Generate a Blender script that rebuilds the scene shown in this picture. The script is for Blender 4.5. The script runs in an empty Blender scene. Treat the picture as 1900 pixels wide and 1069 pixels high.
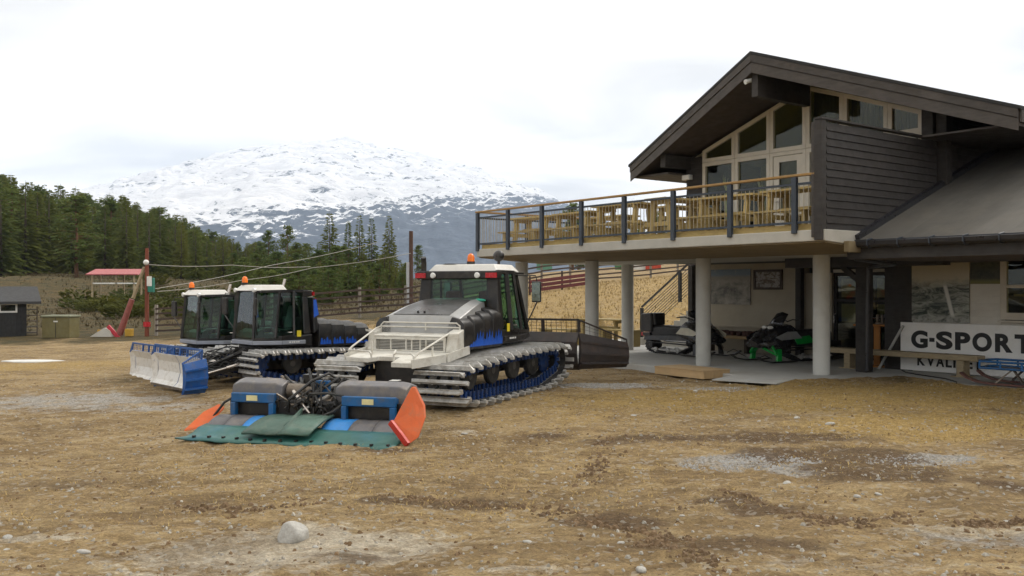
import bpy, math, random
import numpy as np
from mathutils import Matrix, Vector, Euler
random.seed(7)
rng = np.random.default_rng(11)
SC = bpy.context.scene
COL = SC.collection
R = math.radians

# ------------------------------------------------------------------ camera
cam_d = bpy.data.cameras.new('camera'); cam = bpy.data.objects.new('camera', cam_d); COL.objects.link(cam)
cam.location = (0, 0, 1.93); cam.rotation_euler = (R(90), 0, 0)
cam_d.sensor_width = 36; cam_d.lens = 1719/1900*36
cam_d.clip_start = 0.1; cam_d.clip_end = 40000
SC.camera = cam
# ------------------------------------------------------------------ sky, sun, exposure
SUN_AZ, SUN_EL = R(48), R(46)          # azimuth from +Y towards +X
sun_dir = Vector((math.sin(SUN_AZ)*math.cos(SUN_EL), math.cos(SUN_AZ)*math.cos(SUN_EL), math.sin(SUN_EL)))
W = bpy.data.worlds.new('World'); SC.world = W; W.use_nodes = True
nt = W.node_tree; nt.nodes.clear()
def wn(t, **k):
    n = nt.nodes.new(t)
    for a, b in k.items(): setattr(n, a, b)
    return n
out = wn('ShaderNodeOutputWorld'); bg1 = wn('ShaderNodeBackground'); bg2 = wn('ShaderNodeBackground'); mixw = wn('ShaderNodeMixShader')
sky = wn('ShaderNodeTexSky', sky_type='NISHITA'); sky.sun_disc = False; sky.sun_elevation = SUN_EL; sky.sun_rotation = SUN_AZ
bg1.inputs[1].default_value = 0.11
tc = wn('ShaderNodeTexCoord'); sep = wn('ShaderNodeSeparateXYZ'); nt.links.new(tc.outputs['Generated'], sep.inputs[0])
zc = wn('ShaderNodeMath', operation='MAXIMUM'); nt.links.new(sep.outputs[2], zc.inputs[0]); zc.inputs[1].default_value = 0.0
za = wn('ShaderNodeMath', operation='ADD'); nt.links.new(zc.outputs[0], za.inputs[0]); za.inputs[1].default_value = 0.22
dv = wn('ShaderNodeVectorMath', operation='DIVIDE'); cz = wn('ShaderNodeCombineXYZ')
for i in range(3): nt.links.new(za.outputs[0], cz.inputs[i])
nt.links.new(tc.outputs['Generated'], dv.inputs[0]); nt.links.new(cz.outputs[0], dv.inputs[1])
mp = wn('ShaderNodeMapping'); mp.inputs['Scale'].default_value = (0.9, 1.5, 0.0); mp.inputs['Location'].default_value = (3.35, 0.4, 0)
nt.links.new(dv.outputs[0], mp.inputs[0])
nz = wn('ShaderNodeTexNoise'); nz.inputs['Scale'].default_value = 1.25; nz.inputs['Detail'].default_value = 4; nz.inputs['Roughness'].default_value = 0.45; nz.inputs['Distortion'].default_value = 0.5
nt.links.new(mp.outputs[0], nz.inputs['Vector'])
rp = wn('ShaderNodeValToRGB'); rp.color_ramp.elements[0].position = 0.34; rp.color_ramp.elements[0].color = (.64, .62, .585, 1)
rp.color_ramp.elements[1].position = 0.60; rp.color_ramp.elements[1].color = (1.13, 1.075, .98, 1)
nt.links.new(nz.outputs['Fac'], rp.inputs[0])
# cloud cover is brighter towards the sun behind it
dt = wn('ShaderNodeVectorMath', operation='DOT_PRODUCT'); nt.links.new(tc.outputs['Generated'], dt.inputs[0]); dt.inputs[1].default_value = sun_dir
mr = wn('ShaderNodeMapRange'); nt.links.new(dt.outputs['Value'], mr.inputs[0]); mr.inputs[1].default_value = -1.0; mr.inputs[2].default_value = 1.0; mr.inputs[3].default_value = 0.78; mr.inputs[4].default_value = 1.42
ml = wn('ShaderNodeVectorMath', operation='SCALE'); nt.links.new(rp.outputs[0], ml.inputs[0]); nt.links.new(mr.outputs[0], ml.inputs['Scale'])
nt.links.new(ml.outputs[0], bg2.inputs[0]); bg2.inputs[1].default_value = 1.0
nt.links.new(sky.outputs[0], bg1.inputs[0]); nt.links.new(bg1.outputs[0], mixw.inputs[1]); nt.links.new(bg2.outputs[0], mixw.inputs[2]); mixw.inputs[0].default_value = 0.97
nt.links.new(mixw.outputs[0], out.inputs[0])
sd = bpy.data.lights.new('sun', 'SUN'); sd.energy = 1.5; sd.angle = R(12); sd.color = (1, .95, .88)
so = bpy.data.objects.new('sun', sd); COL.objects.link(so); so.rotation_euler = (-sun_dir).to_track_quat('-Z', 'Y').to_euler()
so.location = sun_dir*50
vs = SC.view_settings; vs.view_transform = 'Standard'; vs.look = 'None'; vs.exposure = 0.36; vs.gamma = 1.0; vs.use_curve_mapping = False
SC.cycles.max_bounces = 6; SC.cycles.diffuse_bounces = 3; SC.cycles.glossy_bounces = 3; SC.cycles.transmission_bounces = 4
SC.cycles.use_adaptive_sampling = True; SC.cycles.adaptive_threshold = .02; SC.cycles.transparent_max_bounces = 8; SC.cycles.volume_bounces = 1; SC.cycles.caustics_reflective = False; SC.cycles.caustics_refractive = False

# ------------------------------------------------------------------ materials
class NT:
    def __init__(s, name):
        s.m = bpy.data.materials.new(name); s.m.use_nodes = True; s.t = s.m.node_tree
        s.b = s.t.nodes['Principled BSDF']; s.o = s.t.nodes['Material Output']
    def n(s, t, ins=None, **k):
        x = s.t.nodes.new(t)
        for a, b in k.items(): setattr(x, a, b)
        for a, b in (ins or {}).items():
            if hasattr(b, 'is_output'): s.t.links.new(b, x.inputs[a])
            else: x.inputs[a].default_value = b
        return x
    def l(s, a, b): s.t.links.new(a, b)
    def noise(s, vec, scale, detail=4, rough=.55, dist=0):
        return s.n('ShaderNodeTexNoise', {'Vector': vec, 'Scale': scale, 'Detail': detail, 'Roughness': rough, 'Distortion': dist}).outputs['Fac']
    def rmap(s, v, a, b, c=0., d=1.):
        return s.n('ShaderNodeMapRange', {0: v, 1: a, 2: b, 3: c, 4: d}).outputs[0]
    def math(s, op, a, b=0.):
        return s.n('ShaderNodeMath', {0: a, 1: b}, operation=op).outputs[0]
    def mix(s, f, a, b, mode='MIX'):
        x = s.n('ShaderNodeMix', None, data_type='RGBA', blend_type=mode)
        for i, v in ((0, f), (6, a), (7, b)):
            if hasattr(v, 'is_output'): s.l(v, x.inputs[i])
            else: x.inputs[i].default_value = v if i == 0 else (tuple(v)+(1,))[:4]
        return x.outputs[2]
    def bump(s, h, strength, dist):
        x = s.n('ShaderNodeBump', {'Strength': strength, 'Distance': dist, 'Height': h}); s.l(x.outputs[0], s.b.inputs['Normal'])

MATS = {}
def mat(name, col, rough=.6, metal=0., var=.18, scale=5., bump=.15, bscale=40., bd=.01, stretch=(1, 1, 1), dirt=None, dirt_amt=.5, dscale=1.7, spec=.5, coat=0.):
    if name in MATS: return MATS[name]
    k = NT(name)
    co = k.n('ShaderNodeTexCoord').outputs['Object']
    info = k.n('ShaderNodeObjectInfo').outputs['Random']
    off = k.n('ShaderNodeVectorMath', {0: co}, operation='ADD'); cx = k.n('ShaderNodeCombineXYZ', {0: k.math('MULTIPLY', info, 17.), 1: k.math('MULTIPLY', info, 31.)})
    k.l(cx.outputs[0], off.inputs[1])
    st = k.n('ShaderNodeMapping', {'Vector': off.outputs[0], 'Scale': stretch}).outputs[0]
    n1 = k.noise(st, scale, 6, .62)
    c = k.mix(k.rmap(n1, .25, .75), [x*(1-var) for x in col], [min(1, x*(1+var)) for x in col])
    c = k.mix(1., c, k.n('ShaderNodeCombineColor', {i: k.rmap(info, 0, 1, 1-var*.5, 1+var*.5) for i in range(3)}).outputs[0], 'MULTIPLY')
    if dirt:
        d = k.noise(off.outputs[0], dscale, 7, .68, .4)
        c = k.mix(k.rmap(d, .48, .72, 0, dirt_amt), c, dirt)
    k.l(c, k.b.inputs['Base Color'])
    k.l(k.rmap(k.noise(off.outputs[0], scale*2.3, 4), .3, .7, max(0.02, rough-.1), min(1, rough+.12)), k.b.inputs['Roughness'])
    k.b.inputs['Metallic'].default_value = metal
    k.b.inputs['Specular IOR Level'].default_value = spec
    k.b.inputs['Coat Weight'].default_value = coat
    if bump: k.bump(k.noise(st, bscale, 4, .6), bump, bd)
    MATS[name] = k.m
    return k.m
def glass(name, tint, refl=.06, rough=.02):
    if name in MATS: return MATS[name]
    k = NT(name); k.t.nodes.remove(k.b)
    tr = k.n('ShaderNodeBsdfTransparent', {0: tuple(tint)+(1,)}); gl = k.n('ShaderNodeBsdfGlossy', {0: (1, 1, 1, 1), 1: rough})
    fc = k.n('ShaderNodeLayerWeight', {0: .5}).outputs['Facing']; lw = k.math('POWER', fc, 4.)
    co = k.n('ShaderNodeTexCoord').outputs['Object']
    bp = k.n('ShaderNodeBump', {'Strength': .04, 'Distance': .05, 'Height': k.noise(co, 1.5, 2)}); k.l(bp.outputs[0], gl.inputs['Normal'])
    mx = k.n('ShaderNodeMixShader', {0: k.rmap(lw, 0, 1, refl, .9), 1: tr.outputs[0], 2: gl.outputs[0]})
    k.l(mx.outputs[0], k.o.inputs[0]); MATS[name] = k.m
    return k.m

MUD = (.20, .15, .095)
m_darkwood = mat('dark stained wood', (.029, .025, .022), .7, var=.35, scale=3, stretch=(1, 1, 9), bump=.3, bscale=14, dirt=(.07, .058, .05), dirt_amt=.45)
m_darkwoodh = mat('dark stained boards', (.027, .023, .021), .7, var=.35, scale=3, stretch=(1, 1.2, 14), bump=.35, bscale=10, dirt=(.065, .054, .046), dirt_amt=.4)
m_barge = mat('weathered barge board', (.060, .051, .044), .7, var=.3, scale=2.5, stretch=(1, 4, 9), bump=.3, bscale=14, dirt=(.12, .10, .085), dirt_amt=.5)
m_soffit = mat('soffit boards', (.055, .04, .03), .75, var=.3, stretch=(8, 1, 1), scale=2)
m_roof = mat('roofing felt', (.080, .074, .064), .95, var=.22, scale=1.4, stretch=(2.2, .35, .35), bump=.5, bscale=120, bd=.004, dirt=(.125, .11, .088), dirt_amt=.6, dscale=.7)
m_roofdark = mat('dark roofing', (.03, .03, .03), .9, bump=.4)
m_frame = mat('cream window paint', (.60, .55, .46), .5, var=.08, scale=3, bump=.08, dirt=(.42, .37, .29), dirt_amt=.35)
m_concrete = mat('concrete', (.44, .42, .37), .85, var=.12, scale=2.2, bump=.25, bscale=30, dirt=(.27, .25, .21), dirt_amt=.55, dscale=.9)
m_slab = mat('patio concrete', (.42, .42, .40), .8, var=.12, scale=1.6, bump=.15, bscale=50, bd=.004, dirt=(.30, .27, .22), dirt_amt=.7, dscale=.8)
m_column = mat('column concrete', (.50, .50, .47), .75, var=.08, scale=2, bump=.15, bscale=25, dirt=(.33, .32, .29), dirt_amt=.4)
m_cream = mat('cream wall', (.42, .37, .28), .75, var=.07, scale=2, dirt=(.28, .24, .17), dirt_amt=.35)
m_white = mat('white wall paint', (.66, .63, .56), .6, var=.07, scale=2, dirt=(.40, .37, .31), dirt_amt=.4)
m_sign = mat('white sign board', (.86, .85, .82), .45, var=.04, bump=.03, dirt=(.68, .65, .58), dirt_amt=.35)
m_black = mat('black lettering', (.012, .012, .012), .5, bump=0)
m_steel = mat('slate blue painted steel', (.035, .045, .060), .45, var=.2, bump=.05)
m_rail = mat('golden wood handrail', (.36, .21, .065), .55, var=.2, stretch=(12, 1, 12), scale=2)
m_balu = mat('pale baluster', (.36, .32, .24), .5, var=.1, bump=0)
m_pine = mat('pressure treated pine', (.45, .33, .125), .65, var=.22, scale=3, stretch=(2, 9, 9), bump=.2, dirt=(.33, .24, .10), dirt_amt=.5)
m_oldwood = mat('weathered plank', (.34, .27, .165), .75, var=.25, scale=3, stretch=(2, 9, 9), bump=.3, dirt=(.22, .18, .12), dirt_amt=.6)
m_ply = mat('plywood', (.48, .33, .17), .7, var=.15, scale=2, stretch=(1, 6, 1), dirt=(.34, .25, .14), dirt_amt=.5)
m_gutter = mat('dark gutter metal', (.022, .022, .026), .35, var=.2, bump=.03)
m_alu = mat('aluminium', (.52, .51, .485), .5, .4, var=.32, scale=9, bump=.2, dirt=(.22, .19, .145), dirt_amt=.85, dscale=5)
m_bedwhite = mat('off white tray paint', (.62, .60, .54), .5, var=.08, bump=.06, dirt=(.34, .30, .23), dirt_amt=.75, dscale=4)
m_hood = mat('silver hood', (.36, .36, .355), .38, .3, var=.1, bump=.03, dirt=(.26, .25, .22), dirt_amt=.4)
m_hoodglass = mat('dark hood inlay', (.035, .035, .034), .35, var=.3, bump=0, scale=1.5, dirt=(.11, .105, .095), dirt_amt=.6)
m_blackpaint = mat('black plastic', (.013, .012, .012), .38, var=.25, bump=.05, dirt=(.075, .062, .048), dirt_amt=.6, dscale=4)
m_greyplast = mat('grey plastic cover', (.13, .125, .13), .5, var=.15, bump=.1, dirt=(.24, .20, .15), dirt_amt=.7, dscale=4)
m_rubber = mat('rubber', (.020, .020, .020), .8, var=.3, dirt=(.09, .075, .055), dirt_amt=.6, dscale=5)
m_bluebelt = mat('blue belt', (.005, .038, .16), .65, var=.3, dirt=(.05, .046, .042), dirt_amt=.85, dscale=6)
m_blue = mat('blue paint', (.007, .105, .29), .5, var=.22, bump=.1, dirt=(.10, .10, .095), dirt_amt=.7, dscale=6)
m_bladeblue = mat('blade blue', (.006, .085, .32), .5, var=.25, bump=.12, dirt=(.09, .088, .085), dirt_amt=.7, dscale=5)
m_brightblue = mat('bright blue flap', (.03, .25, .66), .5, var=.12, dirt=(.1, .2, .36), dirt_amt=.5, dscale=4)
m_decal = mat('blue decal', (.010, .10, .55), .4, var=.1, bump=0)
m_bladewhite = mat('worn white blade face', (.72, .70, .66), .45, var=.1, bump=.1, dirt=(.36, .31, .24), dirt_amt=.7, dscale=5)
m_bladeblack = mat('worn black blade', (.032, .026, .025), .5, var=.35, bump=.12, dirt=(.085, .05, .035), dirt_amt=.6, dscale=3)
m_comb = mat('green rubber comb', (.028, .115, .095), .5, var=.25, scale=3, bump=.15, dirt=(.015, .12, .19), dirt_amt=.75, dscale=.9)
m_green = mat('grey green flap', (.060, .115, .088), .6, var=.25, scale=4, bump=.2, dirt=(.15, .17, .13), dirt_amt=.6, dscale=3)
m_orange = mat('orange flap', (.60, .10, .010), .5, var=.15, bump=.05, dirt=(.30, .13, .06), dirt_amt=.65, dscale=5)
m_red = mat('red lens', (.45, .012, .02), .25, bump=0)
m_beacon = mat('orange beacon', (.85, .18, .01), .2, bump=0)
m_lamp = mat('lamp glass', (.75, .75, .72), .15, bump=0)
m_yellow = mat('yellow sticker', (.75, .60, .03), .5, bump=0)
m_palelab = mat('pale label', (.70, .62, .32), .5, bump=0)
m_seatred = mat('seat fabric', (.22, .05, .035), .8)
m_bumper = mat('blue grey bumper', (.30, .32, .37), .4, .2, var=.1, dirt=(.2, .19, .18), dirt_amt=.4)
m_chrome = mat('worn chrome', (.55, .5, .45), .25, .9, bump=.02)
m_hose = mat('black hose', (.018, .017, .016), .5, bump=.05, dirt=(.07, .06, .045), dirt_amt=.5, dscale=6)
m_grease = mat('greasy steel', (.17, .14, .11), .5, .5, var=.4, scale=9, dirt=(.08, .06, .04), dirt_amt=.7, dscale=6)
g_cab = glass('green tinted cab glass', (.36, .58, .48), .035)
g_win = glass('window glass', (.74, .76, .60), .03)

HAZE = 1.15e-4
SC.cycles.use_denoising = True
# ------------------------------------------------------------------ mesh helpers
class MB:
    def __init__(s): s.v = []; s.f = []
    def add(s, vs, fs):
        o = len(s.v); s.v += [tuple(p) for p in vs]; s.f += [tuple(i+o for i in f) for f in fs]; return s
    def hexa(s, p):       # bottom 4 (ccw from above), top 4
        return s.add(p, [(3, 2, 1, 0), (4, 5, 6, 7), (0, 1, 5, 4), (1, 2, 6, 5), (2, 3, 7, 6), (3, 0, 4, 7)])
    def box(s, x0, x1, y0, y1, z0, z1):
        return s.hexa([(x0, y0, z0), (x1, y0, z0), (x1, y1, z0), (x0, y1, z0), (x0, y0, z1), (x1, y0, z1), (x1, y1, z1), (x0, y1, z1)])
    def obox(s, c, size, rot=(0, 0, 0)):
        m = Euler(rot).to_matrix(); h = [a/2 for a in size]; c = Vector(c)
        q = [(-1, -1, -1), (1, -1, -1), (1, 1, -1), (-1, 1, -1), (-1, -1, 1), (1, -1, 1), (1, 1, 1), (-1, 1, 1)]
        return s.hexa([c + m @ Vector((a*h[0], b*h[1], d*h[2])) for a, b, d in q])
    def beam(s, p0, p1, w, h, up=(0, 0, 1)):
        p0, p1 = Vector(p0), Vector(p1); d = (p1-p0).normalized(); up = Vector(up)
        r = d.cross(up)
        if r.length < 1e-4: r = d.cross(Vector((0, 1, 0)))
        r.normalize(); u = r.cross(d)
        return s.hexa([p0-r*w/2-u*h/2, p0+r*w/2-u*h/2, p1+r*w/2-u*h/2, p1-r*w/2-u*h/2, p0-r*w/2+u*h/2, p0+r*w/2+u*h/2, p1+r*w/2+u*h/2, p1-r*w/2+u*h/2])
    def prism(s, poly, off):
        n = len(poly); off = Vector(off); a = [Vector(p) for p in poly]; b = [p+off for p in a]
        return s.add(a+b, [tuple(range(n))[::-1], tuple(range(n, 2*n))] + [(i, (i+1) % n, n+(i+1) % n, n+i) for i in range(n)])
    def tube(s, pts, r, n=6, closed=False):
        P = [Vector(p) for p in pts]; rings = []; k = len(P); prev = None
        for i, p in enumerate(P):
            if closed: d = P[(i+1) % k]-P[i-1]
            else: d = P[min(i+1, k-1)]-P[max(i-1, 0)]
            d.normalize()
            if prev is None:
                a = d.cross(Vector((0, 0, 1)))
                if a.length < .05: a = d.cross(Vector((1, 0, 0)))
            else: a = prev - d*prev.dot(d)
            a.normalize(); prev = a; b = d.cross(a)
            rr = r[i] if hasattr(r, '__len__') else r
            rings.append([p + (a*math.cos(t)+b*math.sin(t))*rr for t in [2*math.pi*j/n for j in range(n)]])
        return s.loft(rings, closed)
    def loft(s, rings, closed=False, caps=True):
        n = len(rings[0]); o = []; vs = [p for r in rings for p in r]; k = len(rings)
        for i in range(k if closed else k-1):
            a, b = i*n, ((i+1) % k)*n
            for j in range(n): o.append((a+j, a+(j+1) % n, b+(j+1) % n, b+j))
        if caps and not closed: o += [tuple(range(n))[::-1], tuple(range((k-1)*n, k*n))]
        return s.add(vs, o)
    def sheet(s, rows):
        n = len(rows[0]); vs = [p for r in rows for p in r]
        return s.add(vs, [(i*n+j, i*n+j+1, (i+1)*n+j+1, (i+1)*n+j) for i in range(len(rows)-1) for j in range(n-1)])
    def lathe(s, c, axis, prof, n=16):     # prof: (along, radius)
        c = Vector(c); ax = Vector(axis).normalized(); a = ax.cross(Vector((0, 0, 1)))
        if a.length < .05: a = ax.cross(Vector((1, 0, 0)))
        a.normalize(); b = ax.cross(a)
        return s.loft([[c+ax*h+(a*math.cos(2*math.pi*j/n)+b*math.sin(2*math.pi*j/n))*max(r, 1e-4) for j in range(n)] for h, r in prof])
    def ball(s, c, r, n=10, m=7, sc=(1, 1, 1)):
        return s.loft([[(c[0]+sc[0]*r*math.sin(math.pi*(i+.02)/(m+.04))*math.cos(2*math.pi*j/n), c[1]+sc[1]*r*math.sin(math.pi*(i+.02)/(m+.04))*math.sin(2*math.pi*j/n), c[2]-sc[2]*r*math.cos(math.pi*(i+.02)/(m+.04))) for j in range(n)] for i in range(m+1)])
    def mesh(s, name, m=None, smooth=False):
        me = bpy.data.meshes.new(name); me.from_pydata(s.v, [], s.f); me.validate()
        if m: me.materials.append(m)
        if smooth: me.shade_smooth()
        me.update(); return me
    def build(s, name, m, parent=None, smooth=False, bevel=0., thick=0., fix=True):
        me = s.mesh(name, m)
        if fix:
            import bmesh
            b = bmesh.new(); b.from_mesh(me); bmesh.ops.recalc_face_normals(b, faces=b.faces); b.to_mesh(me); b.free()
        o = obj(name, me, parent)
        if thick:
            x = o.modifiers.new('solid', 'SOLIDIFY'); x.thickness = thick; x.offset = 0
        if bevel:
            x = o.modifiers.new('bevel', 'BEVEL'); x.width = bevel; x.segments = 2; x.limit_method = 'ANGLE'; x.angle_limit = R(35); x.harden_normals = False
        if smooth:
            for p in me.polygons: p.use_smooth = True
            try:
                me.set_sharp_from_angle(angle=R(38))
            except Exception: pass
        return o
def obj(name, me, parent=None, loc=None, rot=None, scale=None):
    o = bpy.data.objects.new(name, me); COL.objects.link(o)
    if parent: o.parent = parent
    if loc is not None: o.location = loc
    if rot is not None: o.rotation_euler = rot
    if scale is not None: o.scale = scale
    return o
def tag(o, label, cat, group=None):
    o['label'] = label; o['category'] = cat
    if group: o['group'] = group
    return o
def thing(name, label, cat, loc=(0, 0, 0), rz=0., group=None):
    o = bpy.data.objects.new(name, None); COL.objects.link(o); o.empty_display_size = .2
    o.location = loc; o.rotation_euler = (0, 0, rz)
    return tag(o, label, cat, group)
def struct(o, kind='structure'):
    o['kind'] = kind; return o
def bx(*a): return MB().box(*a)

# ------------------------------------------------------------------ building frame
BO = Vector((5.82, 17.7, 0)); BA = R(-53.2)
BE = Vector((math.cos(BA), math.sin(BA), 0)); BN = Vector((-math.sin(BA), math.cos(BA), 0))
def BW(x, y, z=0.): return BO + BE*x + BN*y + Vector((0, 0, z))
F = 1719.
def ray(px, py, Y): return Vector(((px-950)/F*Y, Y, 1.93+(534.5-py)/F*Y))   # place at a chosen real distance Y

# ------------------------------------------------------------------ terrain height
def vnoise(x, y, seed=0):
    xi = np.floor(x).astype(np.int64); yi = np.floor(y).astype(np.int64); fx = x-xi; fy = y-yi
    fx = fx*fx*(3-2*fx); fy = fy*fy*(3-2*fy)
    def h(a, b):
        n = (a*374761393 + b*668265263 + seed*974634) & 0x7fffffff
        n = ((n ^ (n >> 13))*1274126177) & 0x7fffffff
        return ((n ^ (n >> 16)) & 0xffff)/65535.
    return (h(xi, yi)*(1-fx)+h(xi+1, yi)*fx)*(1-fy) + (h(xi, yi+1)*(1-fx)+h(xi+1, yi+1)*fx)*fy
def fbm(x, y, o=5, seed=0, g=.5):
    s = 0.; a = 1.; t = 0.
    for i in range(o):
        s = s + a*vnoise(x*2**i + 13.7*i, y*2**i - 7.1*i, seed+i); t += a; a *= g
    return s/t
CP = [(0, 0, -.15), (-4, 5, -.17), (4, 5, -.13), (0, 8, -.18), (-6, 9, -.22), (6, 9, -.12), (-1.5, 12.7, -.22), (-4.8, 13.6, -.30), (-8, 16, -.35),
      (-1.4, 15.2, -.19), (.3, 17.6, -.13), (1.8, 20, -.12), (3.2, 16, -.10), (-3, 18, -.2), (-5, 22, -.24), (-7, 19.6, -.36), (-9, 22, -.38), (-3.5, 26, -.15), (-7.5, 28, -.2), (-12, 18, -.4),
      (-20, 20, -.45), (-20, 30, -.5), (-14, 32, -.4), (-24, 44, -.55), (-16, 42, -.35), (-18, 40, -.45), (-34, 46, -.4), (-8.5, 41, .45), (-5, 44, .75), (-10, 36, .0),
      (1.5, 50, 2.0), (11.5, 57, 3.0), (22, 60, 4.0), (4, 37, .75), (0, 37, .6), (8, 40, 1.2), (1, 31, -.05), (4, 33.8, -.06), (10, 37, -.05), (14, 20, -.1), (9, 16.8, -.06), (12, 10, -.1), (25, 25, 0), (20, 10, -.1), (25, 40, 1.0),
      (-22, 62, .3), (-38, 78, 1.0), (-30, 110, 3.0), (-60, 105, 3.6), (-15, 80, 1.5), (-5, 70, 1.8), (15, 80, 4.2), (40, 90, 6), (30, 60, 4.5), (-90, 150, 8), (-120, 220, 15), (-95, 220, 11.5), (-80, 215, 8.2), (-70, 220, 4.0), (-58, 220, 1.0),
      (-40, 160, 2.6), (-25, 150, 1.6), (-10, 150, .5), (10, 150, 1.5), (30, 170, 1.0), (-130, 300, 6), (-80, 300, -2), (0, 320, -6), (80, 300, -4), (-200, 220, 18), (-160, 120, 8), (-80, 60, 1), (-60, 20, -1), (-40, 0, -1), (40, -10, 0), (-20, -20, -.3), (20, -20, -.2), (0, -30, -.2),
      (300, 300, -5), (250, 50, 3), (-300, 0, 0), (0, -300, 0), (0, 900, -45), (-600, 700, -30), (600, 700, -30), (-900, 0, 0), (900, 0, 0), (0, -900, 0), (-3000, 3000, -60), (3000, 3000, -60), (0, 3000, -70), (-3000, -3000, 0), (3000, -3000, 0)]
CP = np.array(CP, float)
def _ker(d): return -d
_d = np.linalg.norm(CP[:, None, :2]-CP[None, :, :2], axis=2)
_K = _ker(np.sqrt(_d**2+1.0))
_n = len(CP); _A = np.zeros((_n+1, _n+1)); _A[:_n, :_n] = _K; _A[:_n, _n] = 1; _A[_n, :_n] = 1
_wt = np.linalg.solve(_A, np.append(CP[:, 2], 0))
def H0(x, y):
    x = np.asarray(x, float); y = np.asarray(y, float); s = np.full(x.shape, _wt[-1])
    for i in range(_n): s = s + _wt[i]*_ker(np.sqrt((x-CP[i, 0])**2+(y-CP[i, 1])**2+1.0))
    return s
def bloc(x, y):
    dx = x-BO.x; dy = y-BO.y
    return dx*BE.x+dy*BE.y, dx*BN.x+dy*BN.y
SLAB = [(-17, 1.9), (-6.2, 1.35), (-3.4, 1.1), (-1.9, .95), (-1.3, 1.2), (-.3, 3.2), (.1, 3.45), (1.4, 2.85), (8, 2.6), (8, 12), (-17, 9.2)]
def in_slab(x, y, grow=0.):
    u, v = bloc(x, y)
    px = [p[0] for p in SLAB]; py = [p[1] for p in SLAB]
    front = np.interp(u, [-17, -6.2, -3.4, -1.9, -1.3, -.3, .1, 1.4, 8], [1.9, 1.35, 1.1, .95, 1.2, 3.2, 3.45, 2.85, 2.6])
    return (v - front), (u > -17.2) & (u < 8.2) & (v < 9.4)
def H(x, y):
    x = np.asarray(x, float); y = np.asarray(y, float)
    z = H0(x, y)
    d = np.hypot(x, y); near = np.clip((45-d)/20, 0, 1)
    z = z + near*((fbm(x*.55, y*.55, 4, 3)-.5)*.10 + (fbm(x*2.3, y*2.3, 4, 9)-.5)*.05) + (1-near)*(fbm(x*.05, y*.05, 4, 5)-.5)*np.clip(d/60, 0, 1)*1.2
    # ruts: shallow curved wheel tracks across the yard
    rr = np.abs(np.sin((np.hypot(x-14, y+6)+fbm(x*.3, y*.3, 3, 4)*1.6)*1.05))
    z = z - near*.03*np.clip(1-rr*3, 0, 1)
    z = z + 1.1*np.exp(-(((x+45)/8)**2+((y-88)/5)**2)) + .5*np.exp(-(((x+36)/5)**2+((y-84)/4)**2))
    ds, ok = in_slab(x, y)
    tt = np.where(ok, np.clip((ds-.02)/.35, 0, 1), 0); z = z*(1-tt)+np.minimum(z, -.14)*tt
    u, v = bloc(x, y)
    lip = np.where((u > -1.4) & (u < 8) & (ds > -1.2) & (ds <= .6) & ok, np.where(ds < .05, np.clip(1-np.abs(ds-.05)/1.2, 0, 1), np.clip(1-(ds-.05)/.5, 0, 1)), 0)
    z = np.where(lip > 0, np.maximum(z, z*(1-lip)+(.025+.09*(fbm(x*2, y*2, 3, 8)-.45))*lip), z)
    return z
def Hs(x, y): return float(H(np.array([x]), np.array([y]))[0])
def gp(px, py):      # a ground point seen at that place of the view
    Y = 10.
    for i in range(12):
        z = Hs((px-950)/F*Y, Y); Y = F*(1.93-z)/max(py-534.5, 3)
    return (px-950)/F*Y, Y

def axis_coords(dense0, dense1, step, far0, far1, grow=1.13):
    a = list(np.arange(dense0, dense1, step)); s = step; x = a[-1]
    while x < far1: s *= grow; x += s; a.append(x)
    s = step; x = dense0; b = []
    while x > far0: s *= grow; x -= s; b.append(x)
    return np.array(b[::-1]+a)
gx = axis_coords(-12.5, 13, .062, -3600, 3600); gy = axis_coords(5.2, 24, .062, -3200, 3400)
GX, GY = np.meshgrid(gx, gy); GZ = H(GX, GY)
GX2, GY2 = GX, GY
# clods and pebbly relief in the near yard
nearm = np.clip((26-np.hypot(GX, GY))/10, 0, 1); nearm = np.where(in_slab(GX, GY)[1] & (in_slab(GX, GY)[0] > -.1), 0, nearm)
cl = fbm(GX*7, GY*7, 3, 21); GZ = GZ + nearm*(np.clip(cl-.55, 0, 1)*.11 + (fbm(GX*16, GY*16, 2, 33)-.5)*.012)
def blob(px, py, rx, ry, pw=1.):
    """patch of the yard round a ground point; rx along world x, ry along world y, metres"""
    x0, y0 = gp(px, py)
    wx = GX + (fbm(GX*.9, GY*.9, 4, 17)-.5)*1.6*min(1, rx); wy = GY + (fbm(GX*.9+9, GY*.9, 4, 18)-.5)*1.6*min(1, ry)
    return np.clip(1.35 - np.hypot((wx-x0)/rx, (wy-y0)/ry), 0, 1)**pw
def mx(*a):
    r = a[0]
    for b in a[1:]: r = np.maximum(r, b)
    return r
dark = mx(blob(1300, 815, 1.5, .5), blob(1420, 815, 1.3, .5), blob(1530, 850, 1.0, .75), blob(1640, 880, .9, .5), blob(1390, 940, .5, .35), blob(1130, 965, .45, .35), blob(1020, 808, .6, .28), blob(1340, 925, .4, .2),
          blob(1860, 900, .5, .5)*.8, blob(900, 935, .8, .25)*.7, blob(740, 930, .6, .2)*.8, blob(690, 835, .8, .22)*.7, blob(1250, 1010, 1.2, .35)*.6, blob(380, 935, .8, .3)*.5, blob(700, 1040, .8, .2)*.5, blob(120, 900, 1.4, .6)*.4, blob(560, 775, 3.0, 1.6)*.45)
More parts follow.
